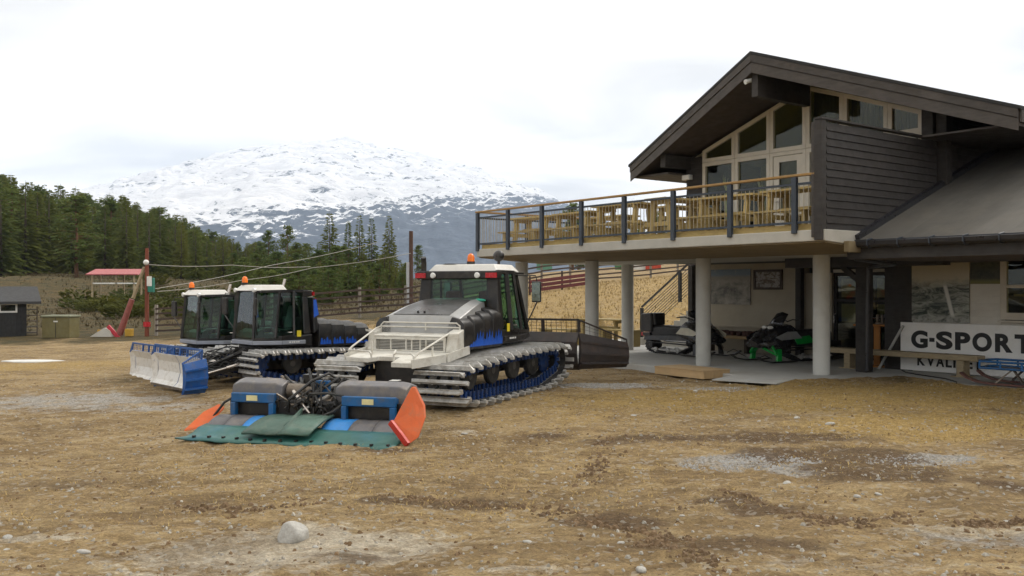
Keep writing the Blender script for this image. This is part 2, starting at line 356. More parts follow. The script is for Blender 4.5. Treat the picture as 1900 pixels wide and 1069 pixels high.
gravel = mx(blob(1390, 858, .8, .45), blob(1480, 875, .35, .35), blob(1705, 855, .9, .35), blob(1120, 715, 1.3, .6), blob(1340, 720, 1.0, .4)*.7, blob(120, 745, 3.2, 2.2)*.68, blob(260, 760, 2.0, 1.4)*.6, blob(1850, 1000, .8, .4)*.6, blob(1010, 712, .6, 1.0)*.6)
pale = mx(blob(430, 1040, 1.5, .7), blob(720, 1020, 1.1, .6), blob(560, 1010, 1., .6), blob(240, 1020, .5, .25)*.8, blob(1850, 985, 1.2, .3)*.7, blob(1480, 1040, 1.0, .3)*.6, blob(60, 1000, .4, .2), blob(1010, 1050, .5, .2)*.6, blob(860, 803, .3, .2)*.8)
grass = mx(blob(1600, 735, 4.5, 2.6), blob(1250, 745, 3.6, 2.2)*.75, blob(1800, 790, 3.0, 1.6), blob(1050, 770, 2.5, 1.6)*.5, blob(60, 680, 5, 2.5)*.8, blob(560, 850, 3, .8)*.35, blob(1000, 870, 3, 1.3)*.3,
           np.clip((GY-27)/6, 0, 1)*np.clip((GX+9)/8, .28, .62)*np.clip((60-GY)/8+.55, 0.35, 1))
green = np.clip((GY-35)/9, 0, 1.4)*np.clip((2-GX)/10, 0, 1)
mud = np.clip((np.hypot(GX, GY)-90)/60, 0, 1)
nx_, ny_ = len(gx), len(gy)
me = bpy.data.meshes.new('ground')
vv = np.stack([GX2, GY2, GZ], -1).reshape(-1, 3).astype(np.float32)
idx = np.arange(nx_*ny_).reshape(ny_, nx_)
q = np.stack([idx[:-1, :-1], idx[:-1, 1:], idx[1:, 1:], idx[1:, :-1]], -1).reshape(-1, 4).astype(np.int32)
me.vertices.add(len(vv)); me.vertices.foreach_set('co', vv.ravel())
me.loops.add(q.size); me.loops.foreach_set('vertex_index', q.ravel())
me.polygons.add(len(q)); me.polygons.foreach_set('loop_start', np.arange(0, q.size, 4, dtype=np.int32)); me.polygons.foreach_set('loop_total', np.full(len(q), 4, np.int32))
me.update(calc_edges=True)
me.polygons.foreach_set('use_smooth', np.ones(len(q), bool))
for nm, a in (('wet', dark), ('gravel', gravel), ('pale', pale), ('drygrass', grass), ('moss', green), ('forest', mud)):
    at = me.attributes.new(nm, 'FLOAT', 'POINT'); at.data.foreach_set('value', a.astype(np.float32).ravel())
ground = struct(obj('ground', me))
k = NT('dirt yard')
pos = k.n('ShaderNodeNewGeometry').outputs['Position']
def att(n): return k.n('ShaderNodeAttribute', None, attribute_name=n).outputs['Fac']
n_big = k.noise(pos, .45, 6, .6, .3); n_mid = k.noise(pos, 2.4, 7, .65, .2); n_fine = k.noise(pos, 14, 6, .7); n_grit = k.noise(pos, 70, 3, .7)
n_w = k.noise(k.n('ShaderNodeMapping', {'Vector': pos, 'Scale': (.7, 1.5, 1), 'Rotation': (0, 0, -.25)}).outputs[0], 1.3, 12, .78, .5)
c = k.mix(k.rmap(n_big, .3, .7), (.24, .162, .072), (.385, .272, .130))
c = k.mix(k.rmap(n_w, .38, .53, .85, 0), c, (.15, .096, .044))
c = k.mix(k.rmap(n_w, .52, .66, 0, .8), c, (.48, .375, .215))
c = k.mix(k.rmap(n_mid, .50, .72, 0, .6), c, (.43, .325, .17))
c = k.mix(k.rmap(n_fine, .50, .72, 0, .6), c, (.19, .12, .058))
strw = k.n('ShaderNodeMapping', {'Vector': pos, 'Scale': (1, 2.6, 1), 'Rotation': (0, 0, .5)}).outputs[0]
n_str = k.noise(strw, 9, 6, .75, .8)
gmask = k.rmap(k.math('ADD', att('drygrass'), k.rmap(n_mid, .2, .8, -.35, .35)), .3, .75)
gc = k.mix(k.rmap(n_str, .35, .68), (.25, .16, .052), (.52, .36, .125))
c = k.mix(k.math('MULTIPLY', gmask, .85), c, gc)
mmask = k.rmap(k.math('ADD', att('moss'), k.rmap(k.noise(pos, .16, 6, .65), .3, .7, -.55, .55)), .35, .6)
c = k.mix(k.math('MULTIPLY', mmask, .97), c, k.mix(k.rmap(n_w, .4, .6), (.030, .034, .012), (.115, .075, .026)))
vor = k.n('ShaderNodeTexVoronoi', {'Vector': pos, 'Scale': 34.}).outputs
vval = k.n('ShaderNodeSeparateColor', {0: vor['Color']}).outputs[0]
gr = k.rmap(k.math('ADD', att('gravel'), k.rmap(n_mid, .2, .8, -.45, .45)), .38, .7)
c = k.mix(k.math('MULTIPLY', gr, .85), c, k.mix(vval, (.22, .205, .18), (.47, .45, .415)))
pl = k.rmap(k.math('ADD', att('pale'), k.rmap(k.noise(pos, 3.2, 9, .78, .9), .3, .7, -.8, .5)), .28, .72)
c = k.mix(k.math('MULTIPLY', pl, .75), c, k.mix(k.rmap(n_w, .40, .58), (.30, .245, .17), (.62, .56, .45)))
dk = k.rmap(k.math('ADD', att('wet'), k.rmap(n_w, .3, .7, -.45, .45)), .3, .65)
c = k.mix(k.math('MULTIPLY', dk, .85), c, k.mix(k.rmap(n_fine, .3, .7), (.065, .038, .018), (.15, .095, .05)))
vo2 = k.n('ShaderNodeTexVoronoi', {'Vector': pos, 'Scale': 19.}).outputs['Color']; v2 = k.n('ShaderNodeSeparateColor', {0: vo2}).outputs
vo3 = k.n('ShaderNodeTexVoronoi', {'Vector': pos, 'Scale': 58.}).outputs['Color']; v3 = k.n('ShaderNodeSeparateColor', {0: vo3}).outputs[0]
br = k.math('MULTIPLY', k.rmap(v2[0], 0, 1, .86, 1.14), k.rmap(v3, 0, 1, .80, 1.20))
c = k.mix(1., c, k.n('ShaderNodeCombineColor', {i: br for i in range(3)}).outputs[0], 'MULTIPLY')
c = k.mix(k.math('MULTIPLY', k.rmap(v2[1], .90, .93), k.rmap(mmask, 0, 1, .42, .0)), c, (.46, .42, .35))
# scattered pale grit and small dark crumbs
c = k.mix(k.math('MULTIPLY', k.rmap(n_grit, .64, .74), k.rmap(mmask, 0, 1, .62, .08)), c, (.52, .45, .33))
c = k.mix(k.math('MULTIPLY', k.rmap(k.noise(pos, 48, 3, .7), .62, .72), .6), c, (.10, .07, .045))
c = k.mix(att('forest'), c, k.mix(n_mid, (.05, .045, .02), (.10, .075, .035)))
k.l(c, k.b.inputs['Base Color']); k.b.inputs['Roughness'].default_value = .92; k.b.inputs['Specular IOR Level'].default_value = .25
k.bump(k.math('ADD', k.math('MULTIPLY', n_fine, .6), k.math('ADD', k.math('ADD', k.math('MULTIPLY', n_grit, .35), k.math('MULTIPLY', v3, .16)), k.math('MULTIPLY', n_str, .35))), 1.0, .07)
me.materials.append(k.m)

# ------------------------------------------------------------------ mountain
mxs = np.concatenate([np.linspace(-5200, -3300, 40)[:-1], np.linspace(-3300, 1500, 400), np.linspace(1500, 5200, 60)[1:]]); mys = np.concatenate([np.linspace(2600, 6200, 330), np.linspace(6200, 7600, 30)[1:]])
MX, MY = np.meshgrid(mxs, mys)
RY = 6000.
pp = np.array([(-800, 470), (-400, 425), (-100, 450), (60, 425), (180, 386), (240, 355), (285, 333), (330, 315), (400, 292), (470, 276), (560, 263), (600, 261), (645, 260), (700, 273), (760, 286), (800, 296), (870, 311), (930, 331), (985, 350), (1030, 374), (1100, 408), (1250, 455), (1500, 500), (2400, 515)], float)
zr = np.interp(MX/RY*F+950, pp[:, 0], (534.5-pp[:, 1])/F*RY)
t = np.clip((MY-2700)/(RY-2700), 0, 1); g = np.where(MY < RY, .92*t**.85+.08*t*t, np.clip(1-(MY-RY)/2600, 0, 1)**1.3)
shoulder = np.clip(1-np.abs(t-.5)*2, 0, 1)
rd = 1-np.abs(2*fbm(MX*.0016+MY*.0006, MY*.0013, 6, 41, .55)-1)
env = np.clip(t*(1.3-t)*4, .10, 1)
U_ = MX*.80+MY*.25; V_ = MY*.9-MX*.35        # ledges running diagonally across the face
led = 1-np.abs(2*fbm(U_*.0030+fbm(MX*.002, MY*.002, 3, 77)*1.5, V_*.0085, 5, 71, .55)-1)
gully = 1-np.abs(2*fbm(MX*.0060+fbm(MX*.002, MY*.002, 3, 78)*1.2, MY*.0016, 4, 81, .5)-1)
MZ = zr*g - 70*(1-np.clip(t*4, 0, 1)) + shoulder*(rd-.75)*110 + env*((led-.78)*95 + (gully-.78)*60*np.clip(1.5-t, 0, 1) + (fbm(MX*.012, MY*.012, 4, 61)-.5)*36)
me = bpy.data.meshes.new('mountain')
vv = np.stack([MX, MY, MZ], -1).reshape(-1, 3).astype(np.float32); a, b = MX.shape
idx = np.arange(a*b).reshape(a, b); q = np.stack([idx[:-1, :-1], idx[:-1, 1:], idx[1:, 1:], idx[1:, :-1]], -1).reshape(-1, 4).astype(np.int32)
me.vertices.add(len(vv)); me.vertices.foreach_set('co', vv.ravel()); me.loops.add(q.size); me.loops.foreach_set('vertex_index', q.ravel())
me.polygons.add(len(q)); me.polygons.foreach_set('loop_start', np.arange(0, q.size, 4, dtype=np.int32)); me.polygons.foreach_set('loop_total', np.full(len(q), 4, np.int32)); me.update(calc_edges=True)
me.polygons.foreach_set('use_smooth', np.ones(len(q), bool))
k = NT('snowy mountain')
pos = k.n('ShaderNodeNewGeometry').outputs['Position']; sx = k.n('ShaderNodeSeparateXYZ', {0: pos})
dg = k.n('ShaderNodeMapping', {'Vector': pos, 'Rotation': (0, R(38), 0), 'Scale': (.55, .35, 2.1)}).outputs[0]
s1 = k.noise(dg, .014, 10, .76, 1.3); s2 = k.noise(pos, .0042, 7, .6); s3 = k.noise(k.n('ShaderNodeMapping', {'Vector': pos, 'Scale': (2.6, 1, .35)}).outputs[0], .009, 6, .7, .4)
# height of the snow line falls towards the left of the range
alt = k.math('ADD', sx.outputs[2], k.math('MULTIPLY', sx.outputs[0], -.22))
lvl = k.rmap(alt, 200, 560, -.66, .62)
sn = k.math('ADD', lvl, k.math('ADD', k.rmap(s1, .3, .7, -.40, .40), k.rmap(s2, .3, .7, -.12, .12)))
nzz = k.n('ShaderNodeSeparateXYZ', {0: k.n('ShaderNodeNewGeometry').outputs['True Normal']}).outputs[2]
sn = k.math('ADD', sn, k.rmap(nzz, .62, .93, -.46, .12))
snow = k.rmap(sn, -.05, .09)
gul = k.math('MULTIPLY', k.rmap(s3, .64, .70), k.rmap(alt, 200, 400))
snow = k.math('MAXIMUM', snow, k.math('MULTIPLY', gul, .85))
rock = k.mix(k.rmap(k.noise(pos, .02, 5, .6), .35, .65), (.034, .050, .072), (.088, .110, .145))  # rock tinted blue, the blue of distant haze put into its colour
c = k.mix(snow, rock, (.93, .93, .95))
k.l(c, k.b.inputs['Base Color']); k.b.inputs['Roughness'].default_value = .9; k.b.inputs['Specular IOR Level'].default_value = .1
k.bump(k.math('ADD', s1, k.math('MULTIPLY', k.noise(pos, .02, 5, .65), .6)), .55, 60.)
me.materials.append(k.m)
mountain = struct(obj('mountain', me))

# ------------------------------------------------------------------ patio slab
mb = MB(); mb.prism([tuple(BW(x, y, -.22)) for x, y in SLAB], (0, 0, .22))
patio = struct(mb.build('concrete_patio', m_slab, bevel=.02))

# ------------------------------------------------------------------ lodge with raised terrace
L = thing('ski_lodge', 'dark timber ski lodge with prow gable roof and concrete terrace on round columns', 'building', BO, BA)
RX = -3.16; FY = 4.18; SL = .361; ZR = 7.41
def rtop(x): return ZR - SL*abs(x-RX)
# terrace slab, sloping soffit
mb = MB(); mb.prism([(-11.42, y, z) for y, z in ((0, 3.05), (0, 2.83), (2.3, 2.69), (2.3, 2.66), (5.6, 2.66), (5.6, 3.05))][::-1], (11.6, 0, 0))
mb.build('terrace_slab', m_concrete, L, bevel=.015)
m_underside = mat('terrace underside', (.20, .155, .085), .85, var=.15, scale=1.5, dirt=(.14, .11, .065), dirt_amt=.5)  # brown carries the underside's shade and warm ground bounce in its colour
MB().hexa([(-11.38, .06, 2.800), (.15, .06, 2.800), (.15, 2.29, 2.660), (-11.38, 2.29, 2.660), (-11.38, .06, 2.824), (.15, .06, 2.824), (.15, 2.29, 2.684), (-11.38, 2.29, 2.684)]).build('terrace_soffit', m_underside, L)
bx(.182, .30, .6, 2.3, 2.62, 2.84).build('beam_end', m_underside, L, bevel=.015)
for x, y in ((-1.73, 2.65), (-4.95, 2.39), (-8.5, 1.85), (-10.9, 1.24), (-10.3, 4.94)):
    MB().lathe((x, y, -.02), (0, 0, 1), [(0, .186), (2.70, .186)], 28).build('column', m_column, L, smooth=True)
# ground floor walls
bx(-9.4, -5.35, 7.1, 7.3, 0, 2.66).build('cream_wall', m_cream, L)
bx(-9.4, -5.35, 7.03, 7.1, .74, .80).build('wall_ledge', m_cream, L)
bx(-9.4, -9.2, 7.3, 11, 0, 2.66).build('end_wall', m_cream, L)
for x in (-9.46, -5.42): bx(x-.09, x+.09, 6.86, 7.04, 0, 2.66).build('dark_post', m_darkwood, L, bevel=.01)
bx(-5.2, -1.75, 7.3, 7.4, 2.35, 2.66).build('door_head', m_darkwood, L)
bx(-5.35, -4.5, 7.12, 7.3, 0, 2.35).build('wall', m_cream, L)
bx(-1.75, -1.04, 5.2, 5.34, 0, 2.66).build('dark_wall', m_darkwood, L)
bx(-1.75, -1.6, 5.34, 7.3, 0, 2.66).build('return_wall', m_darkwood, L)
bx(-1.04, 1.0, 5.2, 5.34, 0, 2.75).build('white_wall', m_white, L)
bx(1.0, 8, 5.2, 5.34, 0, 1.18).build('white_wall', m_white, L)
bx(2.9, 8, 5.2, 5.34, 1.18, 2.75).build('white_wall', m_white, L)
# clapboard joints of the shop wall: separate boards proud of the wall
for i in range(11):
    z = 1.16+i*.145
    bx(-1.03, 1.0, 5.18, 5.199, z, z+.139).build('board', m_white, L)
bx(-9.2, 8, 11, 11.15, 0, 3.0).build('back_wall', m_darkwood, L)
bx(-9.3, -1.8, 7.45, 10.9, -.01, .02).build('shop_floor', m_darkwood, L)
bx(-1.55, 8, 5.4, 10.9, .0, .03).build('shop_floor', m_darkwood, L)
bx(-9.3, 8, 5.4, 10.95, 2.67, 2.8).build('shop_ceiling', m_darkwood, L)
# glazed doors with notices behind the glass
def ring(mbx, x0, x1, z0, z1, y, w, d=.07):
    mbx.box(x0, x0+w, y, y+d, z0, z1); mbx.box(x1-w, x1, y, y+d, z0, z1); mbx.box(x0+w, x1-w, y, y+d, z0, z0+w); mbx.box(x0+w, x1-w, y, y+d, z1-w, z1)
m_notice = mat('beige notice paper', (.36, .31, .22), .7, var=.12, scale=6, dirt=(.25, .22, .17), dirt_amt=.6, dscale=5)
for x0 in (-4.49, -3.42, -2.62):
    x1 = x0+1.05 if x0 < -4 else x0+.78
    mb = MB(); ring(mb, x0, x1, 0, 2.35, 7.2, .085); mb.box(x0+.085, x1-.085, 7.2, 7.27, 1.55, 1.62)
    d = mb.build('glass_door', m_darkwood, L)
    bx(x0+.09, x1-.09, 7.23, 7.24, .09, 2.26).build('pane', g_win, d)
    for z in (1.0, 1.68): bx(x0+.2, x1-.2, 7.26, 7.263, z, z+.5).build('notice', m_notice, d)
    MB().tube([(x0+.06, 7.19, .95), (x0+.06, 7.12, .97), (x0+.06, 7.12, 1.2), (x0+.06, 7.19, 1.22)], .014).build('handle', m_chrome, d)
bx(-4.49, -1.75, 7.17, 7.2, 2.355, 2.44).build('lintel_strip', m_frame, L)
# posts and beam below the gable wall
bx(-1.67, -1.39, 3.86, 4.14, 0, 2.42).build('porch_post', m_darkwood, L, bevel=.015)
bx(-3.6, .42, 3.84, 4.16, 2.42, 2.655).build('porch_beam', m_darkwood, L, bevel=.01)
MB().beam((-1.53, 4.0, 2.0), (-2.1, 4.0, 2.44), .12, .12).build('knee_brace', m_darkwood, L)
MB().tube([(-1.30, 3.8, 2.4), (-1.33, 3.8, 1.2), (-1.33, 3.8, .05)], .04, 8).build('downpipe', m_gutter, L, smooth=True)
# low roof over the shop front
zl = lambda y: 2.88+(y-1.05)*.395
mb = MB(); mb.prism([(.14, y, z) for y, z in ((1.0, zl(1.0)), (9.2, zl(9.2)), (9.2, zl(9.2)-.2), (1.0, zl(1.0)-.2))], (7.9, 0, 0)); mb.build('low_roof', m_roof, L)
for i in range(8):
    x0 = .15+i*.98
    mb = MB(); mb.hexa([(x0, .99, zl(.99)+.002), (x0+1.04, .99, zl(.99)+.002), (x0+1.04, 9.1, zl(9.1)+.002), (x0, 9.1, zl(9.1)+.002), (x0, .99, zl(.99)+.012), (x0+1.04, .99, zl(.99)+.006), (x0+1.04, 9.1, zl(9.1)+.006), (x0, 9.1, zl(9.1)+.012)]); mb.build('felt_sheet', m_roof, L)
MB().beam((.20, 1.0, zl(1.0)+.05), (.20, 9.0, zl(9.0)+.05), .14, .12).build('verge_flashing', m_gutter, L)
mb = MB()
prof = [(.99, 2.87), (.985, 2.76), (.93, 2.715), (.87, 2.72), (.83, 2.76), (.815, 2.83), (.825, 2.84), (.845, 2.77), (.88, 2.74), (.93, 2.74), (.965, 2.78), (.97, 2.87)]
mb.prism([(.02, y, z) for y, z in prof], (8, 0, 0)); g = mb.build('gutter', m_gutter, L)
for i in range(9):
    x = .55+i*.62
    MB().tube([(x, .99, 2.885), (x, .80, 2.85), (x, .80, 2.75), (x, .87, 2.70), (x, .99, 2.71)], .013, 5).build('gutter_bracket', m_steel, g)
bx(.0, 8, .995, 1.04, 2.50, 2.80).build('eave_fascia', m_darkwood, L)
bx(.0, 8, 1.04, 5.2, 2.50, 2.53).build('eave_soffit', m_soffit, L)
MB().tube([(.06, .9, 2.72), (.06, 1.2, 2.5), (.06, 2.6, 2.42), (-1.1, 3.75, 2.40), (-1.3, 3.8, 2.38)], .04, 8).build('drain_pipe', m_gutter, L, smooth=True)
# terrace railing
rl = bx(-11.44, .0, -.05, .07, 4.10, 4.145).build('handrail', m_rail, L, bevel=.008)
bx(-11.44, -11.32, .07, 5.5, 4.10, 4.145).build('handrail', m_rail, L, bevel=.008)
posts = [-11.36, -9.89, -8.39, -6.81, -5.27, -3.7, -2.09, -.49]
for x in posts: bx(x-.055, x+.055, -.05, .03, 2.99, 4.09).build('railing_post', m_steel, L, bevel=.006)
for y in (1.8, 3.6, 5.4): bx(-11.42, -11.34, y-.05, y+.05, 3.05, 4.09).build('railing_post', m_steel, L, bevel=.006)
for z in (3.18, 3.93):
    bx(-11.36, .0, -.012, .028, z, z+.045).build('rail', m_steel, L)
    bx(-11.40, -11.36, .04, 5.5, z, z+.045).build('rail', m_steel, L)
bal = bx(-.0055, .0055, -.0055, .0055, 0, .71).mesh('baluster', m_balu)
for i in range(104):
    x = -11.25+i*.1085
    if min(abs(x-p) for p in posts) > .07: obj('baluster', bal, L, (x, .005, 3.222))
for i in range(44): obj('baluster', bal, L, (-11.38, .2+i*.12, 3.222))
bx(-11.3, -.02, .10, .14, 3.05, 3.17).build('kick_board', m_pine, L)
# privacy screen of horizontal boards
bx(.04, .10, .1, 4.18, 2.86, 5.1).build('screen_core', m_darkwood, L)
bd = MB().hexa([(.10, .13, 0), (.135, .13, 0), (.135, 4.12, 0), (.10, 4.12, 0), (.10, .13, .143), (.118, .13, .143), (.118, 4.12, .143), (.10, 4.12, .143)])
for i in range(15):
    z = 2.88+i*.1475; y1 = 4.12
    # boards stop where the low roof rises past them
    ys = max(.13, .13); ye = min(4.12, 1.05+(z+.14-2.88)/.395+.3)
    MB().hexa([(.10, ys, z), (.14, ys, z), (.14, max(ye, .9), z), (.10, max(ye, .9), z), (.10, ys, z+.143), (.116, ys, z+.143), (.116, max(ye, .9), z+.143), (.10, max(ye, .9), z+.143)]).build('board', m_darkwoodh, L)
bx(-.02, .15, -.06, .10, 2.84, 5.14).build('corner_post', m_darkwood, L, bevel=.012)
bx(-.09, -.025, -.05, .10, 2.9, 5.10).build('corner_board', m_barge, L, bevel=.008)
bx(.0, .17, -.08, 4.2, 5.14, 5.175).build('screen_cap', m_darkwood, L)
# gable wall: cladding, corner posts
bx(-7.12, -6.56, FY, FY+.15, 3.05, 5.55).build('gable_cladding', m_darkwood, L)
for i in range(17): bx(-7.13, -6.55, FY-.022, FY-.002, 3.06+i*.145, 3.06+i*.145+.138).build('board', m_darkwoodh, L)
bx(-.22, .04, FY-.06, FY+.14, 3.05, 6.1).build('corner_post', m_darkwood, L, bevel=.01)
bx(.06, .30, FY+.03, FY+.27, 4.0, 5.85).build('corner_post', m_darkwood, L, bevel=.01)
bx(-7.12, -6.97, FY+.15, 12, 3.05, 5.7).build('side_wall', m_darkwood, L)
bx(-.1, .05, FY+.28, 12, 3.0, 5.9).build('side_wall', m_darkwood, L)
for i in range(12): bx(.052, .075, FY+.3, 12, 4.2+i*.145, 4.2+i*.145+.138).build('board', m_darkwoodh, L)
# rooms behind the glass
bx(-6.97, -.1, FY+.1, 12, 3.051, 3.08).build('room_floor', m_ply, L)
mb = MB(); mb.prism([(-6.97, 7.2, 3.05), (-.1, 7.2, 3.05), (-.1, 7.2, 5.85), (RX, 7.2, 6.95), (-6.97, 7.2, 5.55)], (0, .1, 0)); mb.build('room_back_wall', mat('pale panelled room', (.55, .52, .36), .7), L)
m_ceil = mat('pale ceiling boards', (.50, .46, .32), .7, var=.1, stretch=(6, 1, 1))
for xa, xb in ((-6.96, RX-.002), (RX+.002, -.11)):
    za, zb_ = rtop(xa)-.50, rtop(xb)-.50
    MB().hexa([(xa, FY+.12, za), (xb, FY+.12, zb_), (xb, 7.19, zb_), (xa, 7.19, za), (xa, FY+.12, za+.03), (xb, FY+.12, zb_+.03), (xb, 7.19, zb_+.03), (xa, 7.19, za+.03)]).build('room_ceiling', m_ceil, L)
# windows following the slope of the roof
E_ = [-6.53, -5.41, -4.28, -3.2, -2.17, -1.03, -.2]
def wtop(x): return 6.90-SL*abs(x-RX)
def inset(poly, w):
    n = len(poly); r = []
    for i in range(n):
        p, a, b = Vector(poly[i]), Vector(poly[i-1]), Vector(poly[(i+1) % n])
        d1 = (p-a).normalized(); d2 = (b-p).normalized(); n1 = Vector((-d1.y, d1.x)); n2 = Vector((-d2.y, d2.x))
        m = (n1+n2); m = m/(1+n1.dot(n2)); r.append(p+m*w)
    return r
def window(poly, w, name='window', y=FY, d=.10, g=g_win, fm=None):     # poly ccw in (x, z)
    q = inset(poly, w); n = len(poly); mb = MB()
    for i in range(n):
        j = (i+1) % n
        a, b, c_, e = poly[i], poly[j], q[j], q[i]
        mb.prism([(a[0], y-d/2, a[1]), (b[0], y-d/2, b[1]), (c_[0], y-d/2, c_[1]), (e[0], y-d/2, e[1])], (0, d, 0))
    wd = mb.build(name, fm or m_frame, L)
    q2 = inset(poly, w-.01)
    MB().prism([(p[0], y+.01, p[1]) for p in q2], (0, .012, 0)).build('pane', g, wd)
    return wd
for i in range(6):
    x0, x1 = E_[i]+.004, E_[i+1]-.004
    top = [(x1, wtop(x1)), (x0, wtop(x0))] if i != 2 and i != 3 else None
    if i == 2: top = [(x1, wtop(x1)), (x0, wtop(x0))]
    if i == 3: top = [(x1, wtop(x1)), (x0, min(6.9, wtop(x0)))]
    window([(x0, 5.36), (x1, 5.36)]+top, .10)
    if i == 2:
        dw = window([(x0, 3.06), (x1, 3.06), (x1, 5.352), (x0, 5.352)], .09, 'door_frame')
        mb = MB(); mb.box(x0+.1, x0+.27, FY-.03, FY+.0, 3.08, 5.25); mb.box(x1-.27, x1-.1, FY-.03, FY, 3.08, 5.25); mb.box(x0+.27, x1-.27, FY-.03, FY, 5.1, 5.25); mb.box(x0+.27, x1-.27, FY-.03, FY, 3.08, 3.9)
        leaf = mb.build('door_leaf', m_frame, dw)
        MB().tube([(x0+.18, FY-.03, 4.1), (x0+.18, FY-.09, 4.1), (x0+.30, FY-.09, 4.1)], .012).build('handle', m_chrome, dw)
    else: window([(x0, 3.06), (x1, 3.06), (x1, 5.352), (x0, 5.352)], .10)
m_curtain = mat('olive curtain', (.085, .075, .04), .9, var=.2, scale=4, stretch=(9, 9, .5))
for i in (3, 4, 5):
    x0, x1 = E_[i]+.05, E_[i+1]-.05; rows = []
    for z in (5.3, 0):
        rows.append([(x0+(x1-x0)*j/40, FY+.22+.03*math.sin(j*1.5), (wtop(x0+(x1-x0)*j/40)-.06) if z == 0 else 3.2) for j in range(41)])
    MB().sheet(rows).build('curtain', m_curtain, L)
# roof: two slopes with a prow
yr, ye, yb = FY-2.15, FY-.82, 13.
TH = .40
for sgn in (-1, 1):
    xe = RX+sgn*5.35; ze = rtop(xe)
    top = [(RX, yr, ZR), (xe, ye, ze), (xe, yb, ze), (RX, yb, ZR)]
    mb = MB(); mb.hexa([(x, y, z-TH) for x, y, z in top]+[(x, y, z-.07) for x, y, z in top]); r_ = mb.build('roof_slope', m_soffit, L)
    t2 = [(RX, yr-.06, ZR+.0), (xe+sgn*.06, ye-.06, ze-.02), (xe+sgn*.06, yb, ze-.02), (RX, yb, ZR)]
    MB().hexa([(x, y, z-.068) for x, y, z in t2]+t2).build('roof_covering', m_roofdark, r_)
    # barge boards: upper board proud of the lower one
    def bb(z0, z1, d0, d1, name):
        nrm = Vector((ye-yr, -(xe-RX), 0)).normalized()
        if nrm.y > 0: nrm = -nrm
        a0 = Vector((RX, yr, 0)); a1 = Vector((xe, ye, 0))
        p = [a0+nrm*d0, a1+nrm*d0, a1+nrm*d1, a0+nrm*d1]; p[0].x = RX; p[3].x = RX
        zz = [ZR, ze, ze, ZR]
        MB().hexa([(v.x, v.y, q+z0) for v, q in zip(p, zz)]+[(v.x, v.y, q+z1) for v, q in zip(p, zz)]).build(name, m_barge, L, bevel=.006)
    bb(-.25, -.074, .002, .055, 'barge_board')
    bb(-.50, -.256, .002, .032, 'barge_board')
    MB().beam((xe+sgn*.03, ye+.02, ze-.20), (xe+sgn*.03, yb, ze-.20), .04, .26).build('eave_board', m_barge, L)
bx(RX-.09, RX+.09, yr+.10, FY-.05, 6.37, 6.97).build('ridge_beam', m_darkwood, L, bevel=.01)
for x in (-7.05, ):
    bx(x-.09, x+.09, FY-1.05, FY+.3, 5.22, 5.56).build('purlin', m_darkwood, L, bevel=.01)
bx(-8.4, -7.14, FY-.75, FY+6, 5.06, 5.12).build('eave_box', m_barge, L)
bx(.1, 2.1, FY-.72, FY+6, 5.12, 5.16).build('eave_box', m_barge, L)
# low stair beside the cream wall, climbing towards the terrace
ST = thing('outdoor_stair', 'concrete stair with black steel railing climbing behind the round columns', 'stair', BO, BA)
s0 = -12.0; sy = 7.3
for i in range(10):
    x = s0+.35+i*.27
    bx(x, x+.275, sy, sy+1.1, -.02, .17*(i+1)).build('step', m_concrete, ST)
def hr(x): return 1.28+ (x+12.0)*.68
m_blackst = mat('black steel', (.014, .015, .016), .4, bump=.03)
MB().beam((s0, sy-.05, hr(s0)), (s0+2.75, sy-.05, hr(s0+2.75)), .06, .05).build('handrail', m_blackst, ST)
for x in (s0, s0+1.75): bx(x-.05, x+.05, sy-.09, sy-.01, .2 if x == s0 else hr(x)-1.0, hr(x)-.03).build('post', m_blackst, ST)
bx(s0-.2, s0+.2, sy-.25, sy+.15, -.05, .24).build('plinth', m_concrete, ST)
for i in range(9):
    z = -.95+i*.1
    MB().beam((s0+.05, sy-.05, hr(s0)+z), (s0+2.7, sy-.05, hr(s0+2.7)+z), .014, .014).build('rail_wire', m_steel, ST)
# small fittings on the lodge
cam_w = thing('security_camera', 'small white security camera on the ridge beam under the gable', 'camera', BW(RX-.13, yr+.2, 6.80), BA)
MB().lathe((-.02, 0, 0), (-.35, -1, -.35), [(-.02, .0), (-.02, .05), (.16, .05), (.16, .058), (.20, .058), (.20, 0)], 12).build('body', m_lamp, cam_w, smooth=True)
MB().tube([(.04, .02, .05), (-.02, .05, .02)], .018).build('bracket', m_lamp, cam_w)
wl = thing('eave_lamp', 'white box lamp on the dark wall under the left eave', 'lamp', BW(-7.0, FY-.14, 5.0), BA)
bx(-.16, .12, -.05, .1, -.07, .07).build('housing', m_lamp, wl, bevel=.015)
bx(-.12, .08, -.055, -.051, -.05, .05).build('lens', m_sign, wl)

# ------------------------------------------------------------------ snow groomers  (local x right, y forward, z up)
def hull_path(circs, step):
    pts = []
    for i in range(1440):
        t = 2*math.pi*i/1440; d = (math.cos(t), math.sin(t))
        c = max(circs, key=lambda q: q[0]*d[0]+q[1]*d[1]+q[2]); pts.append(Vector((c[0]+c[2]*d[0], c[1]+c[2]*d[1])))
    L_ = [0.]
    for i in range(len(pts)): L_.append(L_[-1]+(pts[(i+1) % len(pts)]-pts[i]).length)
    tot = L_[-1]; n = round(tot/step); out = []; j = 0
    for i in range(n):
        s = tot*i/n
        while L_[j+1] < s: j += 1
        a, b = pts[j], pts[(j+1) % len(pts)]; f = (s-L_[j])/max(1e-9, L_[j+1]-L_[j]); p = a.lerp(b, f); out.append(p)
    res = []
    for i, p in enumerate(out):
        d = out[(i+1) % n]-out[i-1]; res.append((p, math.atan2(d.y, d.x)))
    return res
TW0, TW1 = .55, 1.65
